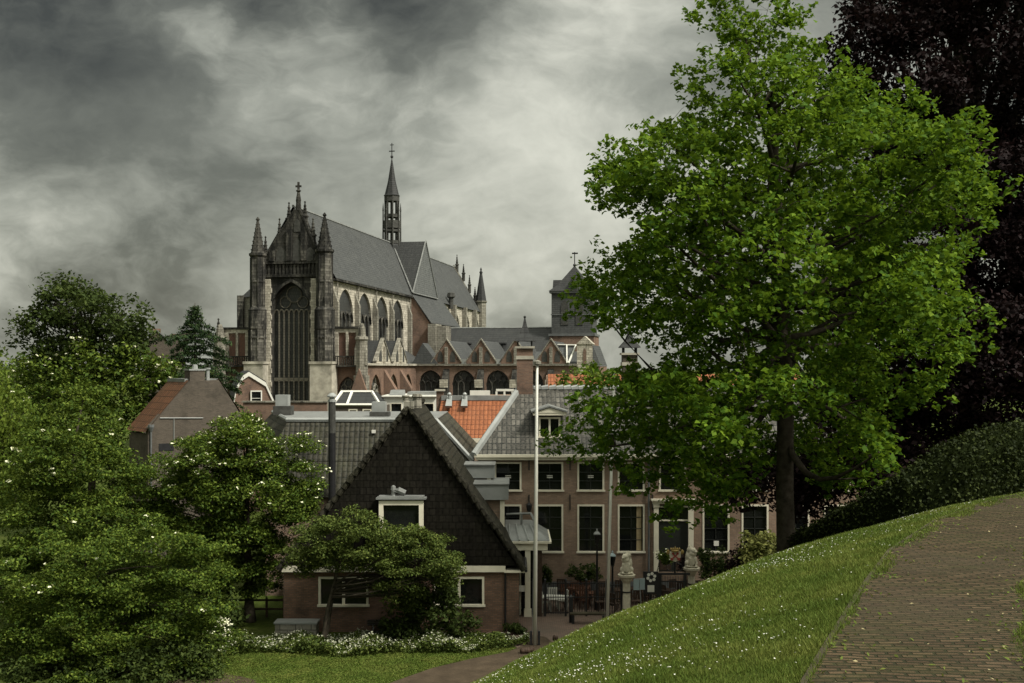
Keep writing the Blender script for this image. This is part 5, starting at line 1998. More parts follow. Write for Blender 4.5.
def make_maple():
    """the big fresh green tree: crown profile as left and right reach at each height"""
    D = 27.0
    bx = at(786, 0, D).x
    base = (bx, D, hz_(bx, D) - .1)
    b = empty('maple_tree', base, 0, 'tall maple with airy fresh green crown standing on the grass slope', 'tree')
    rng = np.random.default_rng(11)
    prof = [(-12, 712, 752), (4, 690, 765), (22, 672, 784), (45, 662, 832), (75, 660, 862), (100, 632, 930), (130, 622, 955), (160, 588, 985), (190, 592, 995), (225, 604, 975), (255, 562, 975), (285, 553, 985),
            (318, 560, 980), (338, 612, 975), (354, 636, 965), (367, 622, 955), (380, 546, 945), (410, 538, 928), (440, 560, 910), (465, 582, 895), (490, 622, 870), (506, 665, 800)]
    zs = np.array([(HY - p[0]) / F * D + CAMZ - base[2] for p in prof][::-1])
    rl = np.array([(786 - p[1]) / F * D for p in prof][::-1])
    rr = np.array([(p[2] - 786) / F * D for p in prof][::-1])

    def inside(P):
        l, r = np.interp(P[:, 2], zs, rl), np.interp(P[:, 2], zs, rr)
        th = np.arctan2(P[:, 1], P[:, 0])
        c = np.cos(th)
        reach = l * (1 - c) / 2 + r * (1 + c) / 2
        reach = reach * (.90 + .13 * np.sin(3 * th + P[:, 2] * 1.7) + .08 * np.sin(7 * th - P[:, 2] * 2.3))
        reach = np.maximum(reach - .28 - .2 * (1 + c) / 2, reach * .7)
        return np.hypot(P[:, 0], P[:, 1]) / np.maximum(reach, .05)
    N = 26000
    P = np.stack([rng.uniform(-6.2, 6.2, N), rng.uniform(-6.2, 6.2, N), rng.uniform(zs[0], zs[-1], N)], 1)
    q = inside(P)
    P = P[(q < 1.0) & ((q > .55) | (rng.random(N) < .22))]
    # blue-noise thinning
    keep = []
    cell = {}
    for i, p in enumerate(P):
        k = tuple((p // .72).astype(int))
        ok = True
        for dx in (-1, 0, 1):
            for dy in (-1, 0, 1):
                for dz in (-1, 0, 1):
                    for j in cell.get((k[0] + dx, k[1] + dy, k[2] + dz), ()):
                        if ((P[j] - p) ** 2 * [1, 1, 1.7]).sum() < .72 ** 2:
                            ok = False
        if ok:
            cell.setdefault(k, []).append(i)
            keep.append(i)
    C = P[keep]
    C = C[rng.random(len(C)) < np.where(C[:, 0] < 1.0, .62, .66)]
    z400, z330 = (HY - 400) / F * D + CAMZ - base[2], (HY - 330) / F * D + CAMZ - base[2]
    C = C[~((C[:, 2] < z400) & (C[:, 0] > -.75) & (C[:, 0] < 1.1) & (C[:, 1] < 1.0))]
    C = C[~((C[:, 2] < z330) & (np.hypot(C[:, 0], C[:, 1]) < 1.3))]
    # trunk
    mb = MB()
    H = zs[-1] - 1.2
    tp = [(0, 0, -.4), (0.02, 0, .25), (-.03, 0, 2.2), (.0, .05, 4.4), (-.12, .0, 6.5), (-.22, .08, 9), (-.35, .0, 12), (-.6, .05, H - 2), (-1.0, 0, H)]
    trad = [.38, .25, .215, .205, .22, .17, .11, .06, .025]
    mb.tube(tp, trad, 12)
    tz = np.array([p[2] for p in tp])
    tx = np.array([p[0] for p in tp])
    # limbs to the far clumps, twigs to the rest
    order = rng.permutation(len(C))
    limbs = []
    for i in order[:64]:
        q = C[i]
        rad = math.hypot(q[0], q[1])
        z0 = float(np.clip(q[2] - rad * rng.uniform(.25, .7), rng.uniform(3.4, 6.8), H - 1.0))
        p = (float(np.interp(z0, tz, tx)), 0.03, z0)
        r0 = float(np.interp(z0, tz, trad)) * rng.uniform(.35, .55)
        lp = curved(p, q, -.04 * rad, rng, 6)
        mb.tube(lp, [r0 * (1 - .85 * j / 6) for j in range(7)], 7)
        limbs += [(np.array(c), r0 * (1 - .85 * j / 6)) for j, c in enumerate(lp) if j >= 2]
    LP = np.array([l[0] for l in limbs])
    for i in order[64:]:
        q = C[i]
        d = np.linalg.norm(LP - q, axis=1) + np.maximum(LP[:, 2] - q[2], 0)
        j = int(np.argmin(d))
        if d[j] > 1.7:
            continue
        r0 = min(.035, limbs[j][1] * .7)
        mb.tube(curved(LP[j], q, .05, rng, 4), [r0, r0 * .8, r0 * .6, r0 * .45, r0 * .3], 5)
    mb.build('trunk', 'bark', b, smooth=True, fix=False)
    # leaves in sprays: each clump is a handful of little star shaped whorls
    out = []
    for c in C:
        R_ = rng.uniform(.50, .82)
        nw = rng.integers(15, 24)
        g = rng.normal(size=(nw, 3))
        g /= np.linalg.norm(g, axis=1, keepdims=True)
        w = c + g * (rng.random((nw, 1)) ** .5) * R_ * np.array([1, 1, .82])
        for x in w:
            k = rng.integers(9, 15)
            out.append(x + rng.normal(size=(k, 3)) * [.085, .085, .06])
    P = np.concatenate(out)
    leaf_mesh('crown', P, .128, 'leaf_maple', b, rng, up=.7, aspect=.74, fold=.14, jitter=.45)
    return b


def make_conifer():
    d = 80.0
    p = at(195, 400, d)
    b = empty('conifer_tree', (p.x, d, 0), 0, 'dark conifer with pointed leader and drooping tiers beside the church front', 'tree')
    rng = np.random.default_rng(33)
    Z = lambda py: CAMZ + (HY - py) / F * d
    mb = MB()
    mb.tube([(0, 0, -.2), (0.05, 0, 8), (0, 0, Z(303))], [.3, .2, .02], 8)
    tiers = [(307, .22, 5), (311, .4, 5), (315, .65, 6), (320, .9, 7), (325, 1.15, 7), (330, 1.4, 8), (335, 2.7, 9), (340, 1.5, 8), (346, 1.9, 9), (352, 2.4, 9), (359, 2.2, 9), (366, 3.0, 10), (374, 2.8, 10), (382, 3.4, 11), (390, 3.2, 11), (399, 3.6, 11), (408, 3.6, 11), (418, 3.5, 11), (430, 3.4, 10)]
    pts = []
    for py, L, n in tiers:
        a0 = rng.uniform(0, 6.28)
        n = max(4, int(n * .62))
        for k in range(n):
            a = a0 + 6.283 * k / n + rng.normal() * .2
            l = L * 1.22 * rng.uniform(.6, 1.12)
            z0 = Z(py)
            c = [(l * f * math.cos(a), l * f * math.sin(a), z0 + l * (.16 * f - .34 * f * f)) for f in (0, .35, .7, 1)]
            mb.tube(c, [.05, .035, .02, .008], 4)
            m_ = int(25 + 95 * l)
            f = rng.random(m_) ** .7
            q = np.stack([np.interp(f, (0, .35, .7, 1), [w[i] for w in c]) for i in range(3)], 1)
            wid = .10 + .22 * l * (1 - f) * .5
            q += rng.normal(size=(m_, 3)) * np.stack([wid, wid, .05 + 0 * wid], 1)
            q[:, 2] -= rng.random(m_) * .22
            pts.append(q)
    mb.build('trunk', 'bark', b, smooth=True, fix=False)
    leaf_mesh('crown', np.concatenate(pts), .22, 'leaf_conifer', b, rng, up=.3, aspect=.35, droop=1.0)


def plant_all():
    make_maple()
    V = lambda px, d: (at(px, 0, d).x, d, 0.0)

    def lobes_px(base, d, items):
        """(px, py, rx_px, ry_px, depth offset) at distance d -> lobes relative to base"""
        out = []
        for px, py, rx, ry, *dd in items:
            o = dd[0] if dd else 0
            dist = d + o
            p = at(px, py, dist)
            k = dist / F
            out.append((p.x - base[0], p.y - base[1], p.z - base[2], rx * k, (rx + ry) / 2 * k, ry * k))
        return out
    # copper beech on the right
    d = 44.0
    bb = V(985, d)
    bb = (bb[0], bb[1], hz_(bb[0], bb[1]))
    make_tree('copper_beech_tree', bb, 'huge dark purple copper beech towering behind the hedge', 'tree',
              lobes_px(bb, d, [(985, 60, 150, 130), (900, 90, 80, 95, -2), (1060, 150, 130, 160), (960, 250, 140, 130, -2), (900, 330, 100, 110, -1), (1000, 390, 130, 110, 0), (860, 430, 80, 65, -1), (930, 460, 100, 60, -2), (790, 475, 60, 42, 2), (740, 470, 30, 30, 3), (1100, 330, 130, 200), (990, -80, 130, 100)]),
              1150, 190, .21, 'leaf_beech', 21, trunk_r=.6, clump=(1.15, .7), lo=.5, up=.4, nlimb=30)
    # trees on the left
    d = 78.0
    bb = V(88, d)
    make_tree('broadleaf_tree', bb, 'dark rounded tree rising highest at the left, against the clouds', 'tree',
              lobes_px(bb, d, [(70, 308, 42, 30), (108, 318, 40, 26), (40, 322, 22, 18), (60, 350, 40, 22), (120, 345, 34, 22), (62, 292, 22, 16), (135, 330, 16, 18)]), 230, 45, .30, 'leaf_dark', 31, trunk_r=.32, clump=(.95, .6), nlimb=22, lo=.4)
    d = 77.0
    bb = V(110, d)
    make_tree('elder_tree', bb, 'tall elder in white bloom between the dark tree and the barn', 'tree',
              lobes_px(bb, d, [(95, 375, 48, 32), (140, 385, 34, 36), (60, 370, 40, 30), (165, 372, 12, 14), (100, 430, 40, 45), (50, 400, 40, 45), (125, 352, 22, 14)]), 300, 52, .28, 'leaf_elder', 32, blossom=130, clump=(.9, .6), blos_size=.2, trunk_r=.3)
    make_conifer()
    d = 95.0
    bb = V(15, d)
    make_tree('round_tree', bb, 'low yellow green tree at the far left skyline', 'tree', lobes_px(bb, d, [(15, 372, 30, 18), (-10, 380, 30, 22), (40, 385, 20, 18), (15, 400, 40, 30)]), 110, 40, .34, 'leaf_elder', 34, clump=(1.0, .7))
    d = 56.0
    bb = V(8, d)
    make_tree('weeping_tree', bb, 'pale green weeping tree at the left edge', 'tree',
              lobes_px(bb, d, [(8, 425, 24, 40), (20, 470, 22, 50), (-12, 460, 30, 70), (0, 395, 16, 14)]), 150, 55, .19, 'leaf_light', 35, clump=(.6, .9), up=.1, droop=1.5)
    d = 52.0
    bb = V(95, d)
    make_tree('elder_tree', bb, 'large deep green elder mass left of the barn gable', 'tree',
              lobes_px(bb, d, [(75, 425, 44, 42), (92, 470, 42, 40), (50, 480, 40, 55), (125, 512, 50, 38, 1), (60, 540, 60, 50), (150, 545, 60, 45, 1), (20, 530, 45, 70), (85, 400, 28, 18), (150, 600, 60, 45, 2), (60, 600, 60, 45, 0), (100, 440, 26, 30), (168, 492, 26, 22, 1), (128, 468, 26, 26), (155, 470, 16, 14, 2), (70, 460, 40, 34, -1.8), (100, 520, 44, 34, -1.6), (40, 520, 40, 40, -1.6)]),
              360, 200, .15, 'leaf_elder', 36, blossom=26, clump=(.85, .30), lo=.5, up=.9, droop=.5)
    d = 52.0
    bb = V(250, d)
    make_tree('elder_tree', bb, 'dome shaped elder dotted with cream flower heads, in front of the mansard roof', 'tree',
              lobes_px(bb, d, [(245, 452, 42, 34), (215, 475, 42, 42), (282, 480, 36, 40), (255, 500, 55, 40), (205, 510, 36, 36), (296, 502, 22, 26), (240, 545, 42, 40), (180, 500, 30, 34, 1), (210, 570, 30, 40), (262, 560, 24, 34, 1), (236, 432, 26, 16)]),
              440, 220, .14, 'leaf_elder', 37, blossom=260, up=.9, droop=.5, clump=(.70, .32), lo=.62, blos_size=.095, trunk_r=.24)
    d = 44.0
    bb = V(60, d)
    make_tree('elder_tree', bb, 'nearest broad elder in the lower left corner with few blooms', 'tree',
              lobes_px(bb, d, [(120, 570, 70, 45), (75, 615, 70, 50), (160, 620, 60, 48), (195, 585, 38, 48), (40, 570, 50, 46), (110, 655, 90, 32), (185, 655, 46, 26), (205, 545, 24, 24), (20, 640, 40, 40, 1), (150, 545, 45, 28), (120, 668, 90, 20, -.5), (190, 662, 36, 20, -.5), (90, 640, 60, 30, -.6)]),
              360, 200, .125, 'leaf_elder', 38, nlimb=2, blossom=30, up=.9, droop=.5, clump=(.72, .26), lo=.5, blos_size=.10, trunk_r=.15, trunks=2, zmin=.08)
    d = 47.6
    bb = V(322, d)
    make_tree('garden_tree', bb, 'small spreading tree with forked trunk in front of the cottage windows', 'tree',
              lobes_px(bb, d, [(362, 542, 56, 32), (326, 543, 36, 28), (412, 562, 46, 36), (400, 592, 26, 16), (440, 568, 24, 18), (345, 526, 32, 16), (385, 578, 32, 20), (308, 556, 20, 16), (412, 548, 34, 18), (372, 566, 18, 12), (408, 596, 22, 14)]),
              300, 150, .115, 'leaf_small_tree', 39, up=.9, clump=(.5, .22), lo=.45, trunk_r=.15, trunks=2, bark='bark', zmin=1.2)
    d = 48.4
    bb = V(428, d)
    make_tree('evergreen_shrub', bb, 'dark glossy shrub under the right cottage window', 'shrub',
              lobes_px(bb, d, [(428, 610, 34, 24), (455, 622, 20, 18), (405, 622, 26, 20), (440, 590, 18, 14), (425, 632, 44, 14), (392, 628, 14, 12)]), 130, 42, .17, 'leaf_dark', 40, clump=(.45, .32), lo=.4, trunk_r=.06, nlimb=6, zmin=.1)
    d = 50.5
    bb = V(205, d)
    make_tree('evergreen_shrub', bb, 'dark undergrowth shrub below the dome shaped elder', 'shrub',
              lobes_px(bb, d, [(200, 610, 40, 30), (225, 622, 18, 16), (170, 620, 40, 25)]), 110, 40, .2, 'leaf_dark', 41, clump=(.5, .35), lo=.3, trunk_r=.06, nlimb=6, zmin=.1)
    d = 42.6  # dark shrub added to stand for the shaded ground under the elder
    bb = V(150, d)
    make_tree('evergreen_shrub', bb, 'dark low shrub added as shade along the bottom edge below the nearest elder', 'shrub',
              lobes_px(bb, d, [(150, 666, 50, 18), (205, 668, 22, 20), (80, 672, 60, 15), (20, 676, 40, 12), (180, 655, 40, 20, .5)]), 170, 60, .15, 'leaf_dark', 43, clump=(.5, .3), lo=.3, trunk_r=.06, nlimb=4, zmin=.02)
    # white azalea like shrub at the left end of the bed
    d = 47.5
    bb = V(225, d)
    make_tree('flowering_shrub', bb, 'small white flowering shrub left of the garden bed', 'shrub', lobes_px(bb, d, [(225, 642, 16, 16), (212, 650, 12, 10), (236, 652, 10, 8)]), 50, 34, .13, 'leaf_dark', 42, blossom=90, clump=(.3, .25), lo=.4, trunk_r=.04, nlimb=5, zmin=.05, blos_size=.08)
    # shrubs by the slope right of the door
    for px, w, h, mat, lab, dd, pyb in ((763, 20, 14, 'leaf_yellow', 'yellow green shrub left of the maple trunk', 38, 542), (742, 12, 16, 'leaf_beech', 'dark purple shrub by the right house window', 54, 556), (715, 16, 10, 'leaf_dark', 'low dark plant under the window right of the door', 55, 562)):
        p = at(px, pyb, dd)
        z0 = max(0, hz_(p.x, p.y))
        bb = (p.x, p.y, z0)
        make_tree('garden_shrub', bb, lab, 'shrub', lobes_px(bb, dd, [(px, pyb, w, h), (px + w * .5, pyb + 5, w * .6, h * .7), (px - w * .5, pyb + 8, w * .6, h * .7), (px, pyb + h, w, h)]), 45, 36, .14, mat, 50 + px, clump=(.35, .28), lo=.3, trunk_r=.05, nlimb=5, zmin=.02)
    # far masses behind the right end of the house
    d = 84.0
    for px, py, w, h, lab in ((590, 385, 45, 22, 'bushy green tree top behind the grey pantile ridge'),):
        bb = V(px, d)
        make_tree('round_tree', bb, lab, 'tree', lobes_px(bb, d - 6, [(px, py, w, h), (px + 30, py + 6, 30, 16), (px - 25, py + 8, 24, 14)]), 70, 36, .3, 'leaf_elder', 61, clump=(.8, .55))


plant_all()


# ------------------------------------------------------------------ hedge on the brow
def build_hedge():
    rng = np.random.default_rng(5)
    cl = [(at(800, 0, 27.5).x, 27.5), (at(835, 0, 25.5).x, 25.5), (at(870, 0, 24.2).x, 24.2), (at(905, 0, 23.6).x, 23.6), (at(945, 0, 23.6).x, 23.6), (at(985, 0, 24.2).x, 24.2), (at(1030, 0, 25).x, 25), (17, 25.8), (24, 26.3)]
    tops = [537, 517, 496, 471, 447, 428, 421, None, None]
    zt = [CAMZ + (HY - t_) / F * c[1] if t_ else None for t_, c in zip(tops, cl)]
    zt[-2:] = [zt[-3] + .15, zt[-3] + .25]
    b = empty('clipped_hedge', (cl[4][0], cl[4][1], hz_(*cl[4])), 0, 'dark clipped hedge sloping down along the brow beside the path', 'hedge')
    o = np.array([cl[4][0], cl[4][1], hz_(*cl[4])])
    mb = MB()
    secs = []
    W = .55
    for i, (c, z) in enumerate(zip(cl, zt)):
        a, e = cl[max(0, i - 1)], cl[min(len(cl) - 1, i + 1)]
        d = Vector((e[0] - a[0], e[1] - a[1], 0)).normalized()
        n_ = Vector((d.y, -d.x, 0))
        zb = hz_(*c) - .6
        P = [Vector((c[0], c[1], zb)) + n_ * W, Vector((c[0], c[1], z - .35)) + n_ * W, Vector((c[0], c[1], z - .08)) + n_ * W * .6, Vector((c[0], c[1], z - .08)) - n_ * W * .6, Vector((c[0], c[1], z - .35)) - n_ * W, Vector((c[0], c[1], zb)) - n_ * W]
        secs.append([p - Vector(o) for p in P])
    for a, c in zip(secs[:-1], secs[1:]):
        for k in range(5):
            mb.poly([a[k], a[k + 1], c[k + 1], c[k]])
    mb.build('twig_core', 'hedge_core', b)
    pts = []
    for a, c in zip(secs[:-1], secs[1:]):
        L = (a[2] - c[2]).length
        for k in range(5):
            h = (a[k] - a[k + 1]).length
            m_ = int(L * h * (800 if k in (0, 1, 2) else 150))
            u, v = rng.random(m_), rng.random(m_)
            A, B_, Cc, D_ = [np.array(x) for x in (a[k], a[k + 1], c[k + 1], c[k])]
            p = ((1 - u) * (1 - v))[:, None] * A + ((1 - u) * v)[:, None] * B_ + (u * v)[:, None] * Cc + (u * (1 - v))[:, None] * D_
            pts.append(p + rng.normal(size=p.shape) * [.07, .07, .06])
    leaf_mesh('foliage', np.concatenate(pts), .075, 'leaf_hedge', b, rng, up=.5)


build_hedge()


# ------------------------------------------------------------------ grass, daisies, petals, flower bed
def build_grass():
    rng = np.random.default_rng(3)
    N = 1900000
    x = rng.uniform(-7, 14, N)
    y = rng.uniform(6.5, 26, N)
    px = CX + x / y * F
    t_ = path_t(x, y)
    # keep what lies near the frame, thinner with distance
    keep = (px > 400) & (px < 1080) & (((t_ > -.02) & (t_ < 13.5)) | ((t_ < -2.35) & (t_ > -5)))
    right = (t_ < -path_w(y) + .02 + .10 * rng.random(N) * np.clip(.4 + np.sin(y * 2.3 + x), 0, 1.4)) & (t_ > -9) & (px > 900) & (px < 1420)
    edge = .03 + .10 * np.clip(np.sin(x * 2.1 + y * 1.3) + np.sin(x * 5.3 - y * 3.1) * .7, 0, 2) + .25 * np.clip((y - 13.5) / 6, 0, 1) * (np.sin(x * 3.1 + y * 2.3) > -.3)
    keep = ((px > 400) & (px < 1080) & (t_ > -edge * rng.random(N) ** .6) & (t_ < 13.5)) | right
    keep &= rng.random(N) < np.clip((11.0 / y) ** 1.6, 0, 1)
    x, y, t_ = x[keep], y[keep], t_[keep]
    z = height(x, y)
    z = np.where(t_ < 0, np.maximum(z, PZ), z)
    n = len(x)
    tuft = .5 + .5 * np.sin(x * 5.1 + 2 * np.sin(y * 3.3)) * np.sin(y * 4.3 + x * 1.9)
    h = rng.uniform(.022, .050, n) * (.7 + .7 * tuft)
    wd = rng.uniform(.004, .008, n) * np.clip(y / 9, 1, 2.2)
    a = rng.uniform(0, 6.283, n)
    lean = rng.normal(size=(n, 2)) * .45 * h[:, None]
    p = np.stack([x, y, z - .01], 1)
    dx = np.stack([np.cos(a) * wd, np.sin(a) * wd, np.zeros(n)], 1)
    tip = p + np.stack([lean[:, 0], lean[:, 1], h + .01], 1)
    v = np.stack([p - dx, p + dx, tip], 1).reshape(-1, 3)
    o = raw_quads('grass', v, 'grass_blade', None, rng, 3)
    tag(o, 'short mown grass covering the slope beside the brick path', 'grass', kind='stuff')
    # daisies in drifts
    N = 70000
    x = rng.uniform(-6, 10, N)
    y = rng.uniform(7, 25, N)
    px = CX + x / y * F
    t_ = path_t(x, y)
    drift = np.sin(x * 1.1 + y * .55) + np.sin(x * .5 - y * 1.2 + 1.5) + .9 * np.sin(x * 2.7 + y * 2.1)
    keep = (px > 420) & (px < 1060) & (t_ > .1) & (t_ < 13) & (rng.random(N) < np.clip(.07 + .085 * drift, .015, 1) * np.clip(.45 + t_ / 4, 0, 1))
    x, y = x[keep], y[keep]
    P = np.stack([x, y, height(x, y) + .042], 1)
    P = np.repeat(P, 2, 0) + rng.normal(size=(len(P) * 2, 3)) * [.004, .004, .002]
    o = leaf_mesh('daisies', P, .0155, 'daisy', None, rng, up=2.0, aspect=.9, fold=.02)
    tag(o, 'tiny white daisies scattered in drifts over the grass slope', 'daisies', kind='stuff')
    # petals and dry leaves on the path
    N = 900
    x = rng.uniform(0, 10, N)
    y = rng.uniform(7.5, 21, N)
    t_ = path_t(x, y)
    keep = (t_ < 0) & (t_ > -2.2) & (rng.random(N) < np.where(t_ < -path_w(y) + .35, 1, np.where(t_ > -.3, .6, .25)))
    P = np.stack([x[keep], y[keep], np.full(keep.sum(), PZ + .03)], 1)
    o = leaf_mesh('fallen_leaves', P, .032, 'dry_leaf', None, rng, up=3, aspect=.7, fold=.1)
    tag(o, 'pale fallen petals and dry leaves littering the brick path', 'fallen leaves', kind='stuff')
    # moss and weeds creeping in from the path edges
    N = 26000
    x = rng.uniform(1, 11, N)
    y = rng.uniform(7.5, 22, N)
    t_ = path_t(x, y)
    wid = path_w(y)
    e = np.minimum(-t_, wid + t_)
    keep = (e > 0) & (rng.random(N) < np.exp(-e / .22) * (.5 + .5 * np.sin(x * 6 + y * 3)))
    x, y = x[keep], y[keep]
    P = np.stack([x, y, np.full(len(x), PZ + .02)], 1)
    o = leaf_mesh('weeds', P, .05, 'grass_blade', None, rng, up=1.2, aspect=.4, fold=.1)
    tag(o, 'small weeds and grass creeping over the edges of the brick path', 'weeds', kind='stuff')


build_grass()


def build_flower_bed():
    rng = np.random.default_rng(8)
    N = 26000
    x = rng.uniform(-12.2, 0.9, N)
    y = rng.uniform(45.2, 48.6, N)
    lo = 45.8 + .35 * np.sin(x * 1.1) + np.clip((x + 3.5) * .38, 0, 1.6)
    hi = 48.4 + np.clip((x + 2) * .2, 0, .3)
    k = (y > lo) & (y < hi) & (x < .75 - (y - 48) ** 2 * .1)
    x, y = x[k], y[k]
    hgt = (.30 + .14 * np.sin(x * 2.3 + y) + .10 * np.sin(x * 5.1 - y * 2)) * np.clip(1.35 - .2 * (y - 46), .6, 1.3)
    z = rng.random(len(x)) ** .6 * hgt + .03
    P = np.stack([x, y, z], 1)
    o = leaf_mesh('ground_cover', P, .12, 'leaf_small_tree', None, rng, up=.6)
    tag(o, 'low leafy ground cover in the bed before the cottage', 'ground cover', kind='stuff')
    s = np.sin(x * 1.7) + np.sin(x * .6 + 2 + y)
    k = (z > hgt * .55) & (rng.random(len(x)) < np.clip(.085 + .045 * s, .015, 1))
    Q = P[k] + [0, 0, .09]
    Q = np.repeat(Q, 3, 0) + rng.normal(size=(len(Q) * 3, 3)) * [.05, .05, .03]
    o = leaf_mesh('blossoms', Q, .062, 'petal', None, rng, up=1, aspect=.9, fold=.05)
    tag(o, 'white flowers blooming over the low garden bed', 'flowers', kind='stuff')
    # lawn blades in the garden
    N = 60000
    x = rng.uniform(-16, 1, N)
    y = rng.uniform(41, 47, N)
    keep = (x < np.interp(y, [39, 41.9, 43.9, 45.3, 46.4, 47.6], [-6.2, -4.6, -3.2, -1.7, -.2, .5]) - .05) & ~((x > -14) & (x < -9.6) & (y < 42.8) & (rng.random(N) < .8))
    x, y = x[keep], y[keep]
    P = np.stack([x, y, np.full(len(x), .03)], 1)
    o = leaf_mesh('lawn_grass', P, .10, 'grass_blade', None, rng, up=.2, aspect=.25)
    tag(o, 'shaded lawn grass in front of the garden bed', 'grass', kind='stuff')


build_flower_bed()


# ------------------------------------------------------------------ street furniture and garden things
def gz(p):
    return max(0.004, hz_(p.x, p.y))


def build_furniture():
    # white flagpoles
    for px0, pyb, d, px1, pyt, r, lab in ((535, 645, 47.6, 537.2, 365, .085, 'tall white flagpole right of the cottage, standing on two dark feet'),
                                          (607, 0, 50.6, 614, 372, .075, 'white flagpole behind the grass brow, its top lost in the maple leaves')):
        p = at(px0, 400, d)
        z0 = 0.0 if pyb else hz_(p.x, p.y)
        b = empty('flagpole', (p.x, d, z0), 0, lab, 'flagpole', 'white flagpoles')
        t_ = at(px1, pyt, d)
        mb = MB()
        tip = (t_.x - p.x, 0, t_.z - z0)
        mb.tube([(0, 0, .0), (tip[0] * .5, 0, tip[2] * .5), tip], [r, r * .85, r * .6], 10)
        po = mb.build('pole', 'white_paint', b, smooth=True)
        mb = MB()
        mb.lathe(tip[0], 0, [(r * .62, tip[2]), (r * 2.0, tip[2] + .03), (r * 2.0, tip[2] + .16), (.03, tip[2] + .22)], 10)
        mb.build('truck', 'stone_grey', po)
        mb = MB()
        mb.tube([(-.11, -.03, .6), (tip[0] * .98 - .07, -.03, tip[2] * .97)], .008, 4)
        mb.tube([(tip[0] * .72 - .2, 0, tip[2] * .72), (tip[0] * .72 + .06, 0, tip[2] * .72)], .02, 5)
        mb.build('halyard', 'lead', po)
        for s in (-1, 1):
            mb = MB()
            mb.box(s * .17 - .05, s * .17 + .05, -.07, .07, 0, .62)
            mb.build('foot_post', 'iron', b)

    # dark stones by the pole
    rng = random.Random(2)
    for px, py, d, sx, sz, lab in ((527, 652, 46.3, .32, .26, 'dark lumpy stone at the foot of the tall flagpole'), (555.5, 639, 48.4, .14, .2, 'small dark stone on the courtyard beside the grass edge')):
        p = at(px, py, d)
        z0 = max(0, hz_(p.x, d))
        mb = MB()
        for k in range(7):
            mb.ball((rng.uniform(-.6, .6) * sx, rng.uniform(-.4, .4) * sx, z0 * 0 + sz * rng.uniform(.3, .75)), (sx * rng.uniform(.35, .55), sx * .45, sz * rng.uniform(.4, .6)), 8)
        o = mb.build('boulder', 'wood_dark', None, smooth=True)
        o.location = (p.x, d, z0)
        tag(o, lab, 'stone')

    # lantern on a black post
    for px, d, zt, hood, lab in ((597, 54.6, 3.95, 'lead', 'black street lamp with pale hood in front of the sash windows'), (612.5, 55.6, 2.7, 'blue_grey', 'shorter black lamp post with square lantern left of the lion column')):
        p = at(px, 500, d)
        b = empty('street_lamp', (p.x, d, .004), 0, lab, 'street lamp')
        mb = MB()
        mb.lathe(0, 0, [(.13, 0), (.13, .35), (.09, .42), (.075, .8), (.055, 1.0), (.045, zt - .75), (.08, zt - .72), (.04, zt - .68)], 10)
        mb.build('post', 'iron', b, smooth=True)
        mb = MB()
        mb.lathe(0, 0, [(.10, zt - .68), (.20, zt - .22)], 4, rot=.785)
        la = mb.build('lantern', 'glass', b)
        mb = MB()
        for k in range(4):
            th = .785 + k * math.pi / 2
            mb.tube([(.105 * math.cos(th), .105 * math.sin(th), zt - .68), (.205 * math.cos(th), .205 * math.sin(th), zt - .22)], .014, 4)
        mb.lathe(0, 0, [(.11, zt - .70), (.11, zt - .67)], 4, rot=.785)
        mb.build('lantern_frame', 'iron', la)
        mb = MB()
        mb.lathe(0, 0, [(.235, zt - .215), (.225, zt - .17), (.12, zt - .09), (.05, zt - .05), (.07, zt - .01), (.01, zt + .08)], 4, rot=.785)
        mb.build('hood', hood, la)

    # lions on columns either side of the gate
    for px, d, zcap, lab, flip in ((626.5, 51.8, 2.30, 'stone lion sitting upright on the left stone gate column', 1), (691.5, 54.0, 2.22, 'stone lion sitting on the right stone gate column beside the crest', -1)):
        p = at(px, 500, d)
        z0 = hz_(p.x, d) if hz_(p.x, d) > .05 else 0.004
        b = empty('stone_column', (p.x, d, z0), 0, lab.replace('stone lion sitting upright on the left stone gate column', 'round pale stone gate column under the left lion').replace('stone lion sitting on the right stone gate column beside the crest', 'pale stone gate column under the right lion, half behind the slope'), 'column', 'columns of the gate')
        zc = zcap - z0
        mb = MB()
        mb.lathe(0, 0, [(.34, 0), (.34, .16), (.27, .2), (.30, .3), (.22, .36), (.19, .5), (.175, zc - .42), (.2, zc - .38)], 14)
        mb.build('shaft', 'statue_stone', b, smooth=False)
        mb = MB()
        mb.lathe(0, 0, [(.19, zc - .379), (.26, zc - .28), (.28, zc - .2), (.40, zc - .12), (.42, zc - .02), (.36, zc)], 14)
        mb.build('capital', 'statue_stone', b)
        mb = MB()
        for z in (.62, zc * .62):
            mb.lathe(0, 0, [(.17, z), (.215, z + .01), (.215, z + .06), (.17, z + .07)], 14)
        mb.build('ring', 'iron', b)
        # the lion, one continuous body
        mb = MB()
        B = lambda x, y, z, r: mb.ball((x * flip, y, z), r, 14)
        B(0, 0, .04, (.31, .27, .06))
        B(.05, .04, .23, (.22, .21, .22))                    # haunches
        B(-.02, -.02, .47, (.17, .17, .26))                  # upright chest
        B(-.05, -.05, .68, (.17, .16, .17))                  # mane
        B(-.08, -.09, .82, (.13, .14, .13))                  # head
        B(-.15, -.17, .78, (.075, .08, .06))                 # muzzle
        B(.02, -.06, .94, (.035, .03, .04))
        B(-.12, -.02, .94, (.035, .03, .04))
        for sx in (-.13, .09):                               # fore legs and paws
            for k in range(7):
                f = k / 6
                B(sx * (1 + .1 * f) - .02, -.12 - .07 * f, .46 - .38 * f, .068 - .018 * f)
            B(sx - .03, -.23, .075, (.06, .085, .04))
        for sx in (-.18, .2):                                # thighs and hind paws
            B(sx, 0, .2, (.10, .17, .15))
            B(sx, -.17, .075, (.06, .10, .045))
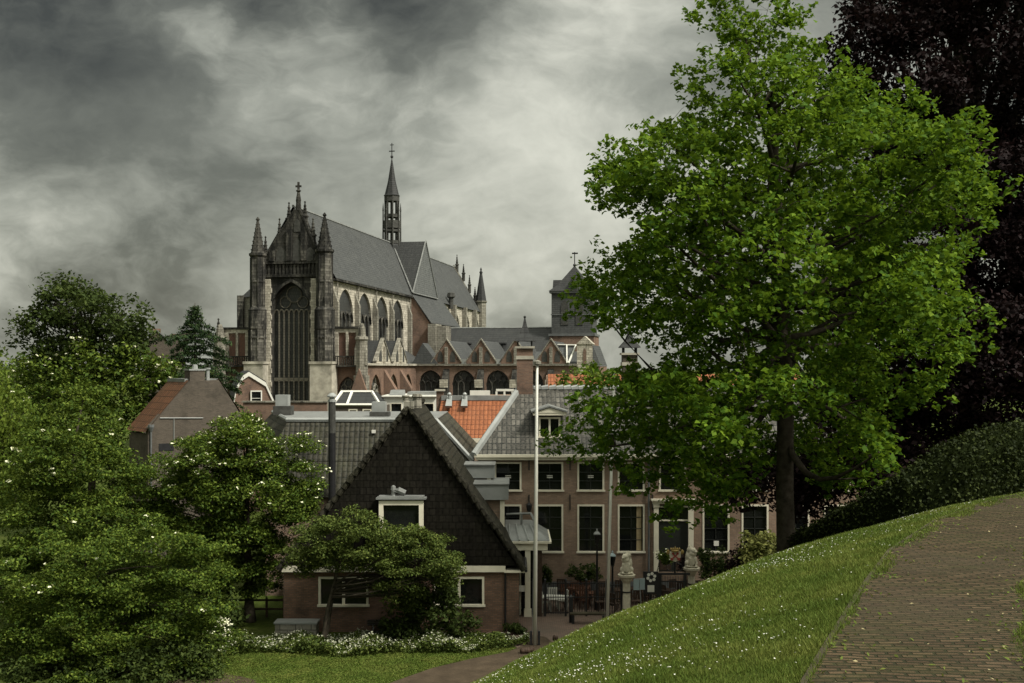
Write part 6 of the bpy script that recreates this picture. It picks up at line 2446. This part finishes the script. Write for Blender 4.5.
        for k in range(9):                                   # tail laid up along the back
            f = k / 8
            B(.17 + .05 * math.sin(f * 3.1), .14 - .04 * f, .12 + .62 * f, .045)
        B(.06, .02, .86, (.14, .13, .17))                    # mane swelling behind the head
        B(.09, .02, 1.0, (.07, .07, .09))
        B(.12, .05, .5, (.13, .14, .26))
        li = mb.build('lion_statue', 'statue_stone', None, smooth=True)
        md = li.modifiers.new('remesh', 'REMESH')
        md.mode = 'VOXEL'
        md.voxel_size = .022
        md.use_smooth_shade = True
        li.location = (p.x, d, zcap + .002)
        li.scale = (1.12, 1.12, 1.0)
        tag(li, lab, 'statue', 'lions on the gate columns')
        mb = MB()
        zs = .46
        sh = [(-.14, zs), (.14, zs), (.14, zs - .18), (.09, zs - .28), (0, zs - .34), (-.09, zs - .28), (-.14, zs - .18)]
        mb.prism([(x - .02, -.235, z) for x, z in sh], (0, -.04, 0))
        mb.build('shield', 'statue_stone', li)

    # gate between them, with the crest on its overthrow
    gp = at(655, 500, 53.0)
    b = empty('iron_gate', (gp.x, 53.0, .004), 0, 'black iron gate with crowned red key crest above, between the lion columns', 'gate')
    X = lambda px: (px - CX) / F * 53.0 - gp.x
    Z = lambda py: CAMZ + (HY - py) / F * 53.0
    for a, c in ((649.5, 651.5), (656.5, 661.5), (684, 686.5)):
        mb = MB()
        mb.box(X(a), X(c), -.08, .08, 0, Z(573))
        mb.build('gate_post', 'iron', b)
    mb = MB()
    mb.box(X(646), X(690), -.04, .04, Z(575), Z(573))
    mb.box(X(661.6), X(684), -.03, .03, Z(582), Z(581))
    for k in range(14):
        x = X(662.5) + (X(683.5) - X(662.5)) * k / 13
        mb.tube([(x, 0, .1), (x, 0, Z(576))], .012, 4)
    mb.box(X(661.6), X(684), -.03, .03, .1, .16)
    mb.build('gate_leaf', 'iron', b)
    mb = MB()
    mb.tube([(X(675), 0, Z(573)), (X(675), 0, Z(560))], .05, 6)
    for s in (-1, 1):
        pts = [(X(675) + s * (.1 + .32 * math.sin(k * .5)), 0, Z(572) + .07 * k) for k in range(8)]
        mb.tube(pts, .018, 5)
    mb.build('scrollwork', 'iron', b)
    cx, w, zt, zb = X(675), .27, Z(551.5), Z(561.5)
    mb = MB()
    h = zt - zb
    mb.prism([(cx - w, -.08, zt), (cx + w, -.08, zt), (cx + w, -.08, zt - h * .55), (cx + w * .6, -.08, zb + h * .12), (cx, -.08, zb), (cx - w * .6, -.08, zb + h * .12), (cx - w, -.08, zt - h * .55)], (0, .06, 0))
    cr = mb.build('crest', 'statue_stone', b)
    mb = MB()
    for s in (-1, 1):
        a = Vector((cx - s * w * .6, -.1, zb + h * .28))
        e = Vector((cx + s * w * .6, -.1, zt - h * .14))
        mb.tube([a, e], .028, 6)
        mb.lathe(a.x, -.1, [(.07, a.z - .05), (.07, a.z + .05)], 8)
        mb.box(e.x - (.10 if s > 0 else -.02), e.x + (-.02 if s > 0 else .10), -.115, -.085, e.z - .06, e.z + .03)
    mb.build('crossed_key', 'red_paint', cr)
    mb = MB()
    mb.lathe(cx, -.05, [(.19, zt + .005), (.2, zt + .07), (.17, zt + .08)], 10)
    for k in range(5):
        x = cx - .2 + .1 * k
        mb.lathe(x, -.05, [(.035, zt + .07), (.05, zt + .14), (.01, zt + (.26 if k == 2 else .2))], 6)
    for s in (-1, 1):
        mb.ball((cx + s * .34, -.05, zt - .02), (.09, .04, .12), 8)
    mb.build('crown_ornament', 'gold', cr)

    # dark information panels
    p = at(655, 500, 52.4)
    b = empty('information_panel', (p.x - .2, 52.4, hz_(p.x, 52.4)), 0, 'black panel with white rosette ornaments left of the iron gate', 'panel')
    o = b.location
    Z2 = lambda py: CAMZ + (HY - py) / F * 52.4 - o.z
    mb = MB()
    mb.box(-.36, .36, -.03, .03, Z2(594), Z2(571.5))
    mb.box(-.33, -.27, -.02, .02, 0, Z2(594) - .001)
    mb.box(.27, .33, -.02, .02, 0, Z2(594) - .001)
    pn = mb.build('panel', 'iron', b)
    mb = MB()
    for cx, cz, r in ((.02, Z2(577), .26), (0.0, Z2(588.5), .17)):
        for k in range(6):
            th = k * math.pi / 3 + .3
            c = (cx + r * .65 * math.cos(th), cz + r * .65 * math.sin(th))
            mb.prism([(c[0] + r * .30 * math.cos(q * math.pi / 4), -.045, c[1] + r * .30 * math.sin(q * math.pi / 4)) for q in range(8)], (0, .014, 0))
        if r < .2:
            mb.box(cx - r * .95, cx + r * .95, -.038, -.031, cz - r * .95, cz + r * .95)
    mb.build('rosette', 'white_paint', pn)
    p = at(639, 500, 51.6)
    b = empty('sign_board', (p.x, 51.6, hz_(p.x, 51.6)), 0, 'blank blue grey notice board on a slanting leg', 'sign')
    Z2 = lambda py: CAMZ + (HY - py) / F * 51.6 - b.location.z
    mb = MB()
    mb.box(-.26, .02, -.02, .02, Z2(590), Z2(579.5))
    mb.box(.04, .27, -.03, .01, Z2(589.5), Z2(578.8))
    bo = mb.build('board', 'blue_grey', b)
    mb = MB()
    mb.tube([(.05, .05, Z2(589)), (.16, .05, 0)], .025, 5)
    mb.tube([(-.28, .03, Z2(579)), (.28, .03, Z2(578.4))], .02, 5)
    mb.build('leg', 'lead', b)

    # black iron fence
    Yf = 53.0
    def fence(px0, px1, d, ph, lab, npost, foot=0.0):
        p = at(px0, 500, d)
        b = empty('iron_fence', (p.x, d, .004), 0, lab, 'fence')
        L = (px1 - px0) / F * d
        for k in range(npost):
            mb = MB()
            x = L * k / (npost - 1)
            mb.box(x - .05, x + .05, -.05, .05, 0, ph + .1)
            mb.lathe(x, 0, [(.07, ph + .1), (.07, ph + .14), (.01, ph + .2)], 6)
            mb.build('post', 'iron', b)
        mb = MB()
        for z in (.14, ph * .55, ph - .06):
            mb.box(0, L, -.02, .02, z, z + .045)
        n = int(L / .115)
        for k in range(n):
            x = L * (k + .5) / n
            mb.box(x - .011, x + .011, -.011, .011, .1, ph)
        mb.build('railing', 'iron', b)
        return b
    fence(545, 607, 53.2, 1.62, 'black iron bar fence in front of the terrace, right of the tall flagpole', 4)
    fence(517, 533, 53.6, 1.6, 'short black iron fence between the cottage and the tall flagpole', 2)
    fence(608, 622, 52.9, 1.6, 'short black iron fence between the second flagpole and the lion column', 2)

    # bench before the fence
    p = at(590, 500, 51.7)
    b = empty('bench', (p.x, 51.7, .004), 0, 'long wooden backless bench standing before the black fence', 'bench')
    mb = MB()
    mb.box(-.95, .95, -.2, .2, .42, .5)
    mb.build('seat', 'kerb', b)
    for s in (-1, 1):
        mb = MB()
        mb.box(s * .8 - .06, s * .8 + .06, -.17, .17, 0, .42)
        mb.build('leg', 'iron', b)
    p = at(571, 500, 51.9)
    mb = MB()
    mb.box(-.09, .09, -.09, .09, 0, 1.15)
    mb.lathe(0, 0, [(.12, 1.15), (.12, 1.2), (.03, 1.3)], 4, rot=.785)
    o = mb.build('bollard', 'iron', None)
    o.location = (p.x, 51.9, .004)
    tag(o, 'square black bollard at the left end of the wooden bench', 'bollard')

    # terrace furniture
    def chair(mat, name, lab, group):
        b = empty(name, (0, 0, 0), 0, lab, 'chair', group)
        mb = MB()
        for k in range(4):
            mb.box(-.22, .22, -.22 + .115 * k, -.12 + .115 * k, .43, .46)
        mb.build('seat', mat, b)
        mb = MB()
        for k in range(4):
            mb.box(-.21 + .115 * k, -.13 + .115 * k, .215, .24, .52, .92)
        mb.box(-.24, .24, .205, .25, .92, .98)
        mb.build('backrest', mat, b)
        for sx in (-1, 1):
            for sy in (-1, 1):
                mb = MB()
                mb.box(sx * .21 - .022, sx * .21 + .022, sy * .21 - .022, sy * .21 + .022, 0, .43 if sy < 0 else .919)
                mb.build('leg', mat, b)
        return b

    def table(mat, lab, w=.75, dp=.75, group=None):
        b = empty('garden_table', (0, 0, 0), 0, lab, 'table', group)
        mb = MB()
        n = 6
        for k in range(n):
            y = -dp / 2 + dp * k / n
            mb.box(-w / 2, w / 2, y, y + dp / n - .015, .71, .74)
        mb.build('tabletop', mat, b)
        for sx in (-1, 1):
            for sy in (-1, 1):
                mb = MB()
                mb.box(sx * (w / 2 - .06) - .025, sx * (w / 2 - .06) + .025, sy * (dp / 2 - .06) - .025, sy * (dp / 2 - .06) + .025, 0, .71)
                mb.build('leg', mat, b)
        return b
    c0 = chair('wood_rust', 'garden_chair', 'slatted rust brown garden chair on the terrace behind the fence', 'rust brown chairs on the terrace')
    spots = [(566, 56.2, .3), (573, 56.9, -2.8), (580, 56.0, 2.9), (587, 56.7, .2), (594, 55.6, 1.6), (569, 54.9, .1), (584, 54.8, 3.0)]
    for i, (px, d, rz) in enumerate(spots):
        c = c0 if i == 0 else copy_tree(c0)
        c.location = (at(px, 500, d).x, d, .004)
        c.rotation_euler = (0, 0, rz)
    for px, d, lab in ((577, 56.4, 'rust brown slatted table among the chairs nearest the windows'), (590, 55.2, 'rust brown slatted table beside the street lamp foot')):
        tb = table('wood_rust', lab, 1.3, .75)
        tb.location = (at(px, 500, d).x, d, .004)
        tb.rotation_euler = (0, 0, .1)
    c1 = chair('white_paint', 'white_chair', 'white slatted garden chair beside the white table behind the fence', 'white chairs behind the fence')
    for i, (px, d, rz) in enumerate(((546, 54.3, 1.7), (553, 55.0, .1), (563, 54.6, -1.5))):
        c = c1 if i == 0 else copy_tree(c1)
        c.location = (at(px, 500, d).x, d, .004)
        c.rotation_euler = (0, 0, rz)
    tb = table('white_paint', 'long white slatted garden table behind the black fence', 1.25, .9)
    tb.location = (at(555, 500, 54.2).x, 54.2, .004)
    tb.rotation_euler = (0, 0, -.2)
    c2 = chair('wood_dark', 'dark_chair', 'dark wooden chair on the terrace before the house door and windows', 'dark chairs by the house door')
    for i, (px, d, rz) in enumerate(((640, 56.4, .4), (667, 56.0, 2.0), (700, 56.8, .1), (712, 56.5, 1.2), (650, 55.5, -2.6), (680, 56.4, -.5), (602, 56.6, .2), (618, 56.9, -.4), (608, 55.0, 1.5), (630, 55.8, .7), (622, 54.6, 2.8), (645, 57.0, .1), (675, 57.2, .5), (600, 54.4, .4), (615, 54.0, 2.2), (636, 54.6, .1), (648, 54.2, 1.1), (668, 54.6, 2.6), (690, 57.1, .3), (582, 57.3, .1), (560, 57.2, -.3), (695, 56.0, 1.9), (625, 57.2, .2))):
        c = c2 if i == 0 else copy_tree(c2)
        c.location = (at(px, 500, d).x, d, .004)
        c.rotation_euler = (0, 0, rz)
    for px, d, lab in ((658, 55.9, 'dark wooden table in front of the house door'), (706, 56.3, 'dark wooden table under the window right of the door'), (612, 56.0, 'dark wooden table behind the second flagpole'), (634, 56.2, 'dark wooden table behind the left lion column')):
        tb = table('wood_dark', lab, 1.2, .8)
        tb.location = (at(px, 500, d).x, d, .004)

    # bicycles leaning by the house wall
    def bicycle(lab):
        b = empty('bicycle', (0, 0, 0), 0, lab, 'bicycle', 'bicycles by the house wall')
        for s in (-1, 1):
            mb = MB()
            n = 22
            pts = [(s * .52 + .33 * math.cos(2 * math.pi * k / n), 0, .35 + .33 * math.sin(2 * math.pi * k / n)) for k in range(n + 1)]
            mb.tube(pts, .02, 6, cap=False)
            w = mb.build('wheel', 'iron', b)
            mb = MB()
            for k in range(9):
                th = 2 * math.pi * k / 9
                mb.tube([(s * .52, 0, .35), (s * .52 + .31 * math.cos(th), 0, .35 + .31 * math.sin(th))], .004, 3)
            mb.build('spoke', 'lead', w)
        mb = MB()
        A, B_, Cc, D_ = (-.52, 0, .35), (-.15, 0, .82), (.35, 0, .85), (-.05, 0, .32)
        for a, c in ((A, B_), (B_, D_), (D_, A), (D_, Cc), (B_, Cc), (Cc, (.52, 0, .35))):
            mb.tube([a, c], .018, 5)
        mb.build('frame', 'blue_grey', b)
        mb = MB()
        mb.tube([Cc, (.32, 0, 1.0), (.22, .25, 1.02)], .014, 5)
        mb.tube([(.32, 0, 1.0), (.22, -.25, 1.02)], .014, 5)
        mb.build('handlebar', 'lead', b)
        mb = MB()
        mb.ball((-.18, 0, .92), (.13, .08, .045), 8)
        mb.tube([(-.15, 0, .82), (-.18, 0, .9)], .014, 5)
        mb.build('saddle', 'iron', b)
        return b
    b0 = bicycle('grey bicycle parked against the wall left of the entrance door')
    b0.location = (at(641, 500, 57.2).x, 57.2, .004)
    b0.rotation_euler = (R(-6), 0, .35)
    b1 = copy_tree(b0)
    b1['label'] = 'grey bicycle parked under the window right of the lion and crest'
    b1.location = (at(706, 500, 55.4).x, 55.4, .004)
    b1.rotation_euler = (R(-5), 0, -.5)
    b2 = copy_tree(b0)
    b2['label'] = 'grey bicycle standing under the rightmost house windows'
    b2.location = (at(728, 500, 57.0).x, 57.0, .004)
    b2.rotation_euler = (R(-5), 0, .2)

    # plants along the house front
    for px, pyc, d, w, h, mat, lab, seed, blos in ((577, 572, 57.2, 11, 8, 'leaf_dark', 'dark shrub under the third ground floor window', 71, 0), (591, 571, 57.3, 11, 9, 'leaf_dark', 'dark shrub behind the street lamp post', 72, 0),
                                                   (545, 573, 56.8, 6, 9, 'leaf_dark', 'slim dark shrub beside the porch', 73, 0), (686, 563, 54.6, 7, 8, 'leaf_beech', 'reddish hanging flower basket between crest and right lion', 74, 0),
                                                   (664, 556, 56.6, 6, 8, 'leaf_elder', 'small potted shrub with white blooms in front of the door', 75, 14), (735, 553, 55.6, 22, 7, 'leaf_dark', 'long low planter shrub below the right house windows', 76, 0),
                                                   (516, 628, 49.6, 10, 7, 'leaf_dark', 'low dark shrub at the right cottage corner', 77, 0), (703, 557, 55.5, 8, 7, 'leaf_dark', 'dark bushy plant right of the right lion', 78, 0)):
        p = at(px, pyc, d)
        z0 = max(0.004, hz_(p.x, d))
        bb = (p.x, d, z0)
        k = d / F
        make_tree('potted_shrub', bb, lab, 'shrub', [(0, 0, p.z - z0, w * k, w * k, h * k), (w * k * .4, 0, p.z - z0 - h * k * .5, w * k * .7, w * k * .7, h * k * .8)], 26, 30, .12, mat, seed, clump=(.2, .16), lo=.2, trunk_r=.035, nlimb=4, zmin=.03, blossom=blos, blos_size=.09)

    # garden: cabinet, dark picnic table, low fence
    p = at(298, 500, 49.6)
    b = empty('utility_cabinet', (p.x, 49.4, 0), 0, 'low grey utility cabinet with pale lid beside the flower bed', 'cabinet')
    mb = MB()
    w = 20.5 / F * 49.4
    mb.box(-w, w, -.35, .35, 0, .58)
    bo = mb.build('body', 'stone_grey', b)
    mb = MB()
    mb.box(-w - .05, w + .05, -.4, .4, .581, .66)
    mb.build('lid', 'zinc', b)
    for s in (-1, 1):
        mb = MB()
        mb.box(s * w * .5 - w * .46, s * w * .5 + w * .46, -.365, -.351, .06, .54)
        mb.build('door', 'stone_grey', b)
    p = at(386, 500, 48.6)
    b = empty('picnic_table', (p.x, 48.9, 0), R(8), 'black picnic table with wet shining planks half hidden under the small tree', 'picnic table')
    mb = MB()
    for k in range(4):
        mb.box(-.85, .85, -.36 + .18 * k, -.2 + .18 * k, .72, .76)
    mb.build('tabletop', 'black_paint', b)
    for s in (-1, 1):
        mb = MB()
        mb.box(-.85, .85, s * .7 - .13, s * .7 + .13, .43, .47)
        mb.build('bench_plank', 'black_paint', b)
        mb = MB()
        x = s * .6
        mb.prism([(x - .03, -.62, 0), (x - .03, -.52, 0), (x - .03, -.16, .715), (x - .03, -.26, .715)], (.06, 0, 0))
        mb.prism([(x - .03, .62, 0), (x - .03, .52, 0), (x - .03, .16, .715), (x - .03, .26, .715)], (.06, 0, 0))
        mb.box(x - .03, x + .03, -.75, .75, .36, .425)
        mb.build('trestle', 'black_paint', b)
    p = at(232, 500, 53.0)
    b = empty('garden_fence', (p.x, 53.0, 0), 0, 'low dark wooden post and rail fence behind the lawn left of the cottage', 'fence')
    L = 52 / F * 53
    for k in range(4):
        mb = MB()
        x = L * k / 3
        mb.box(x - .05, x + .05, -.05, .05, 0, .95)
        mb.build('post', 'wood_dark', b)
    for z in (.35, .78):
        mb = MB()
        mb.box(0, L, -.075, -.051, z, z + .1)
        mb.build('rail', 'wood_dark', b)


build_furniture()
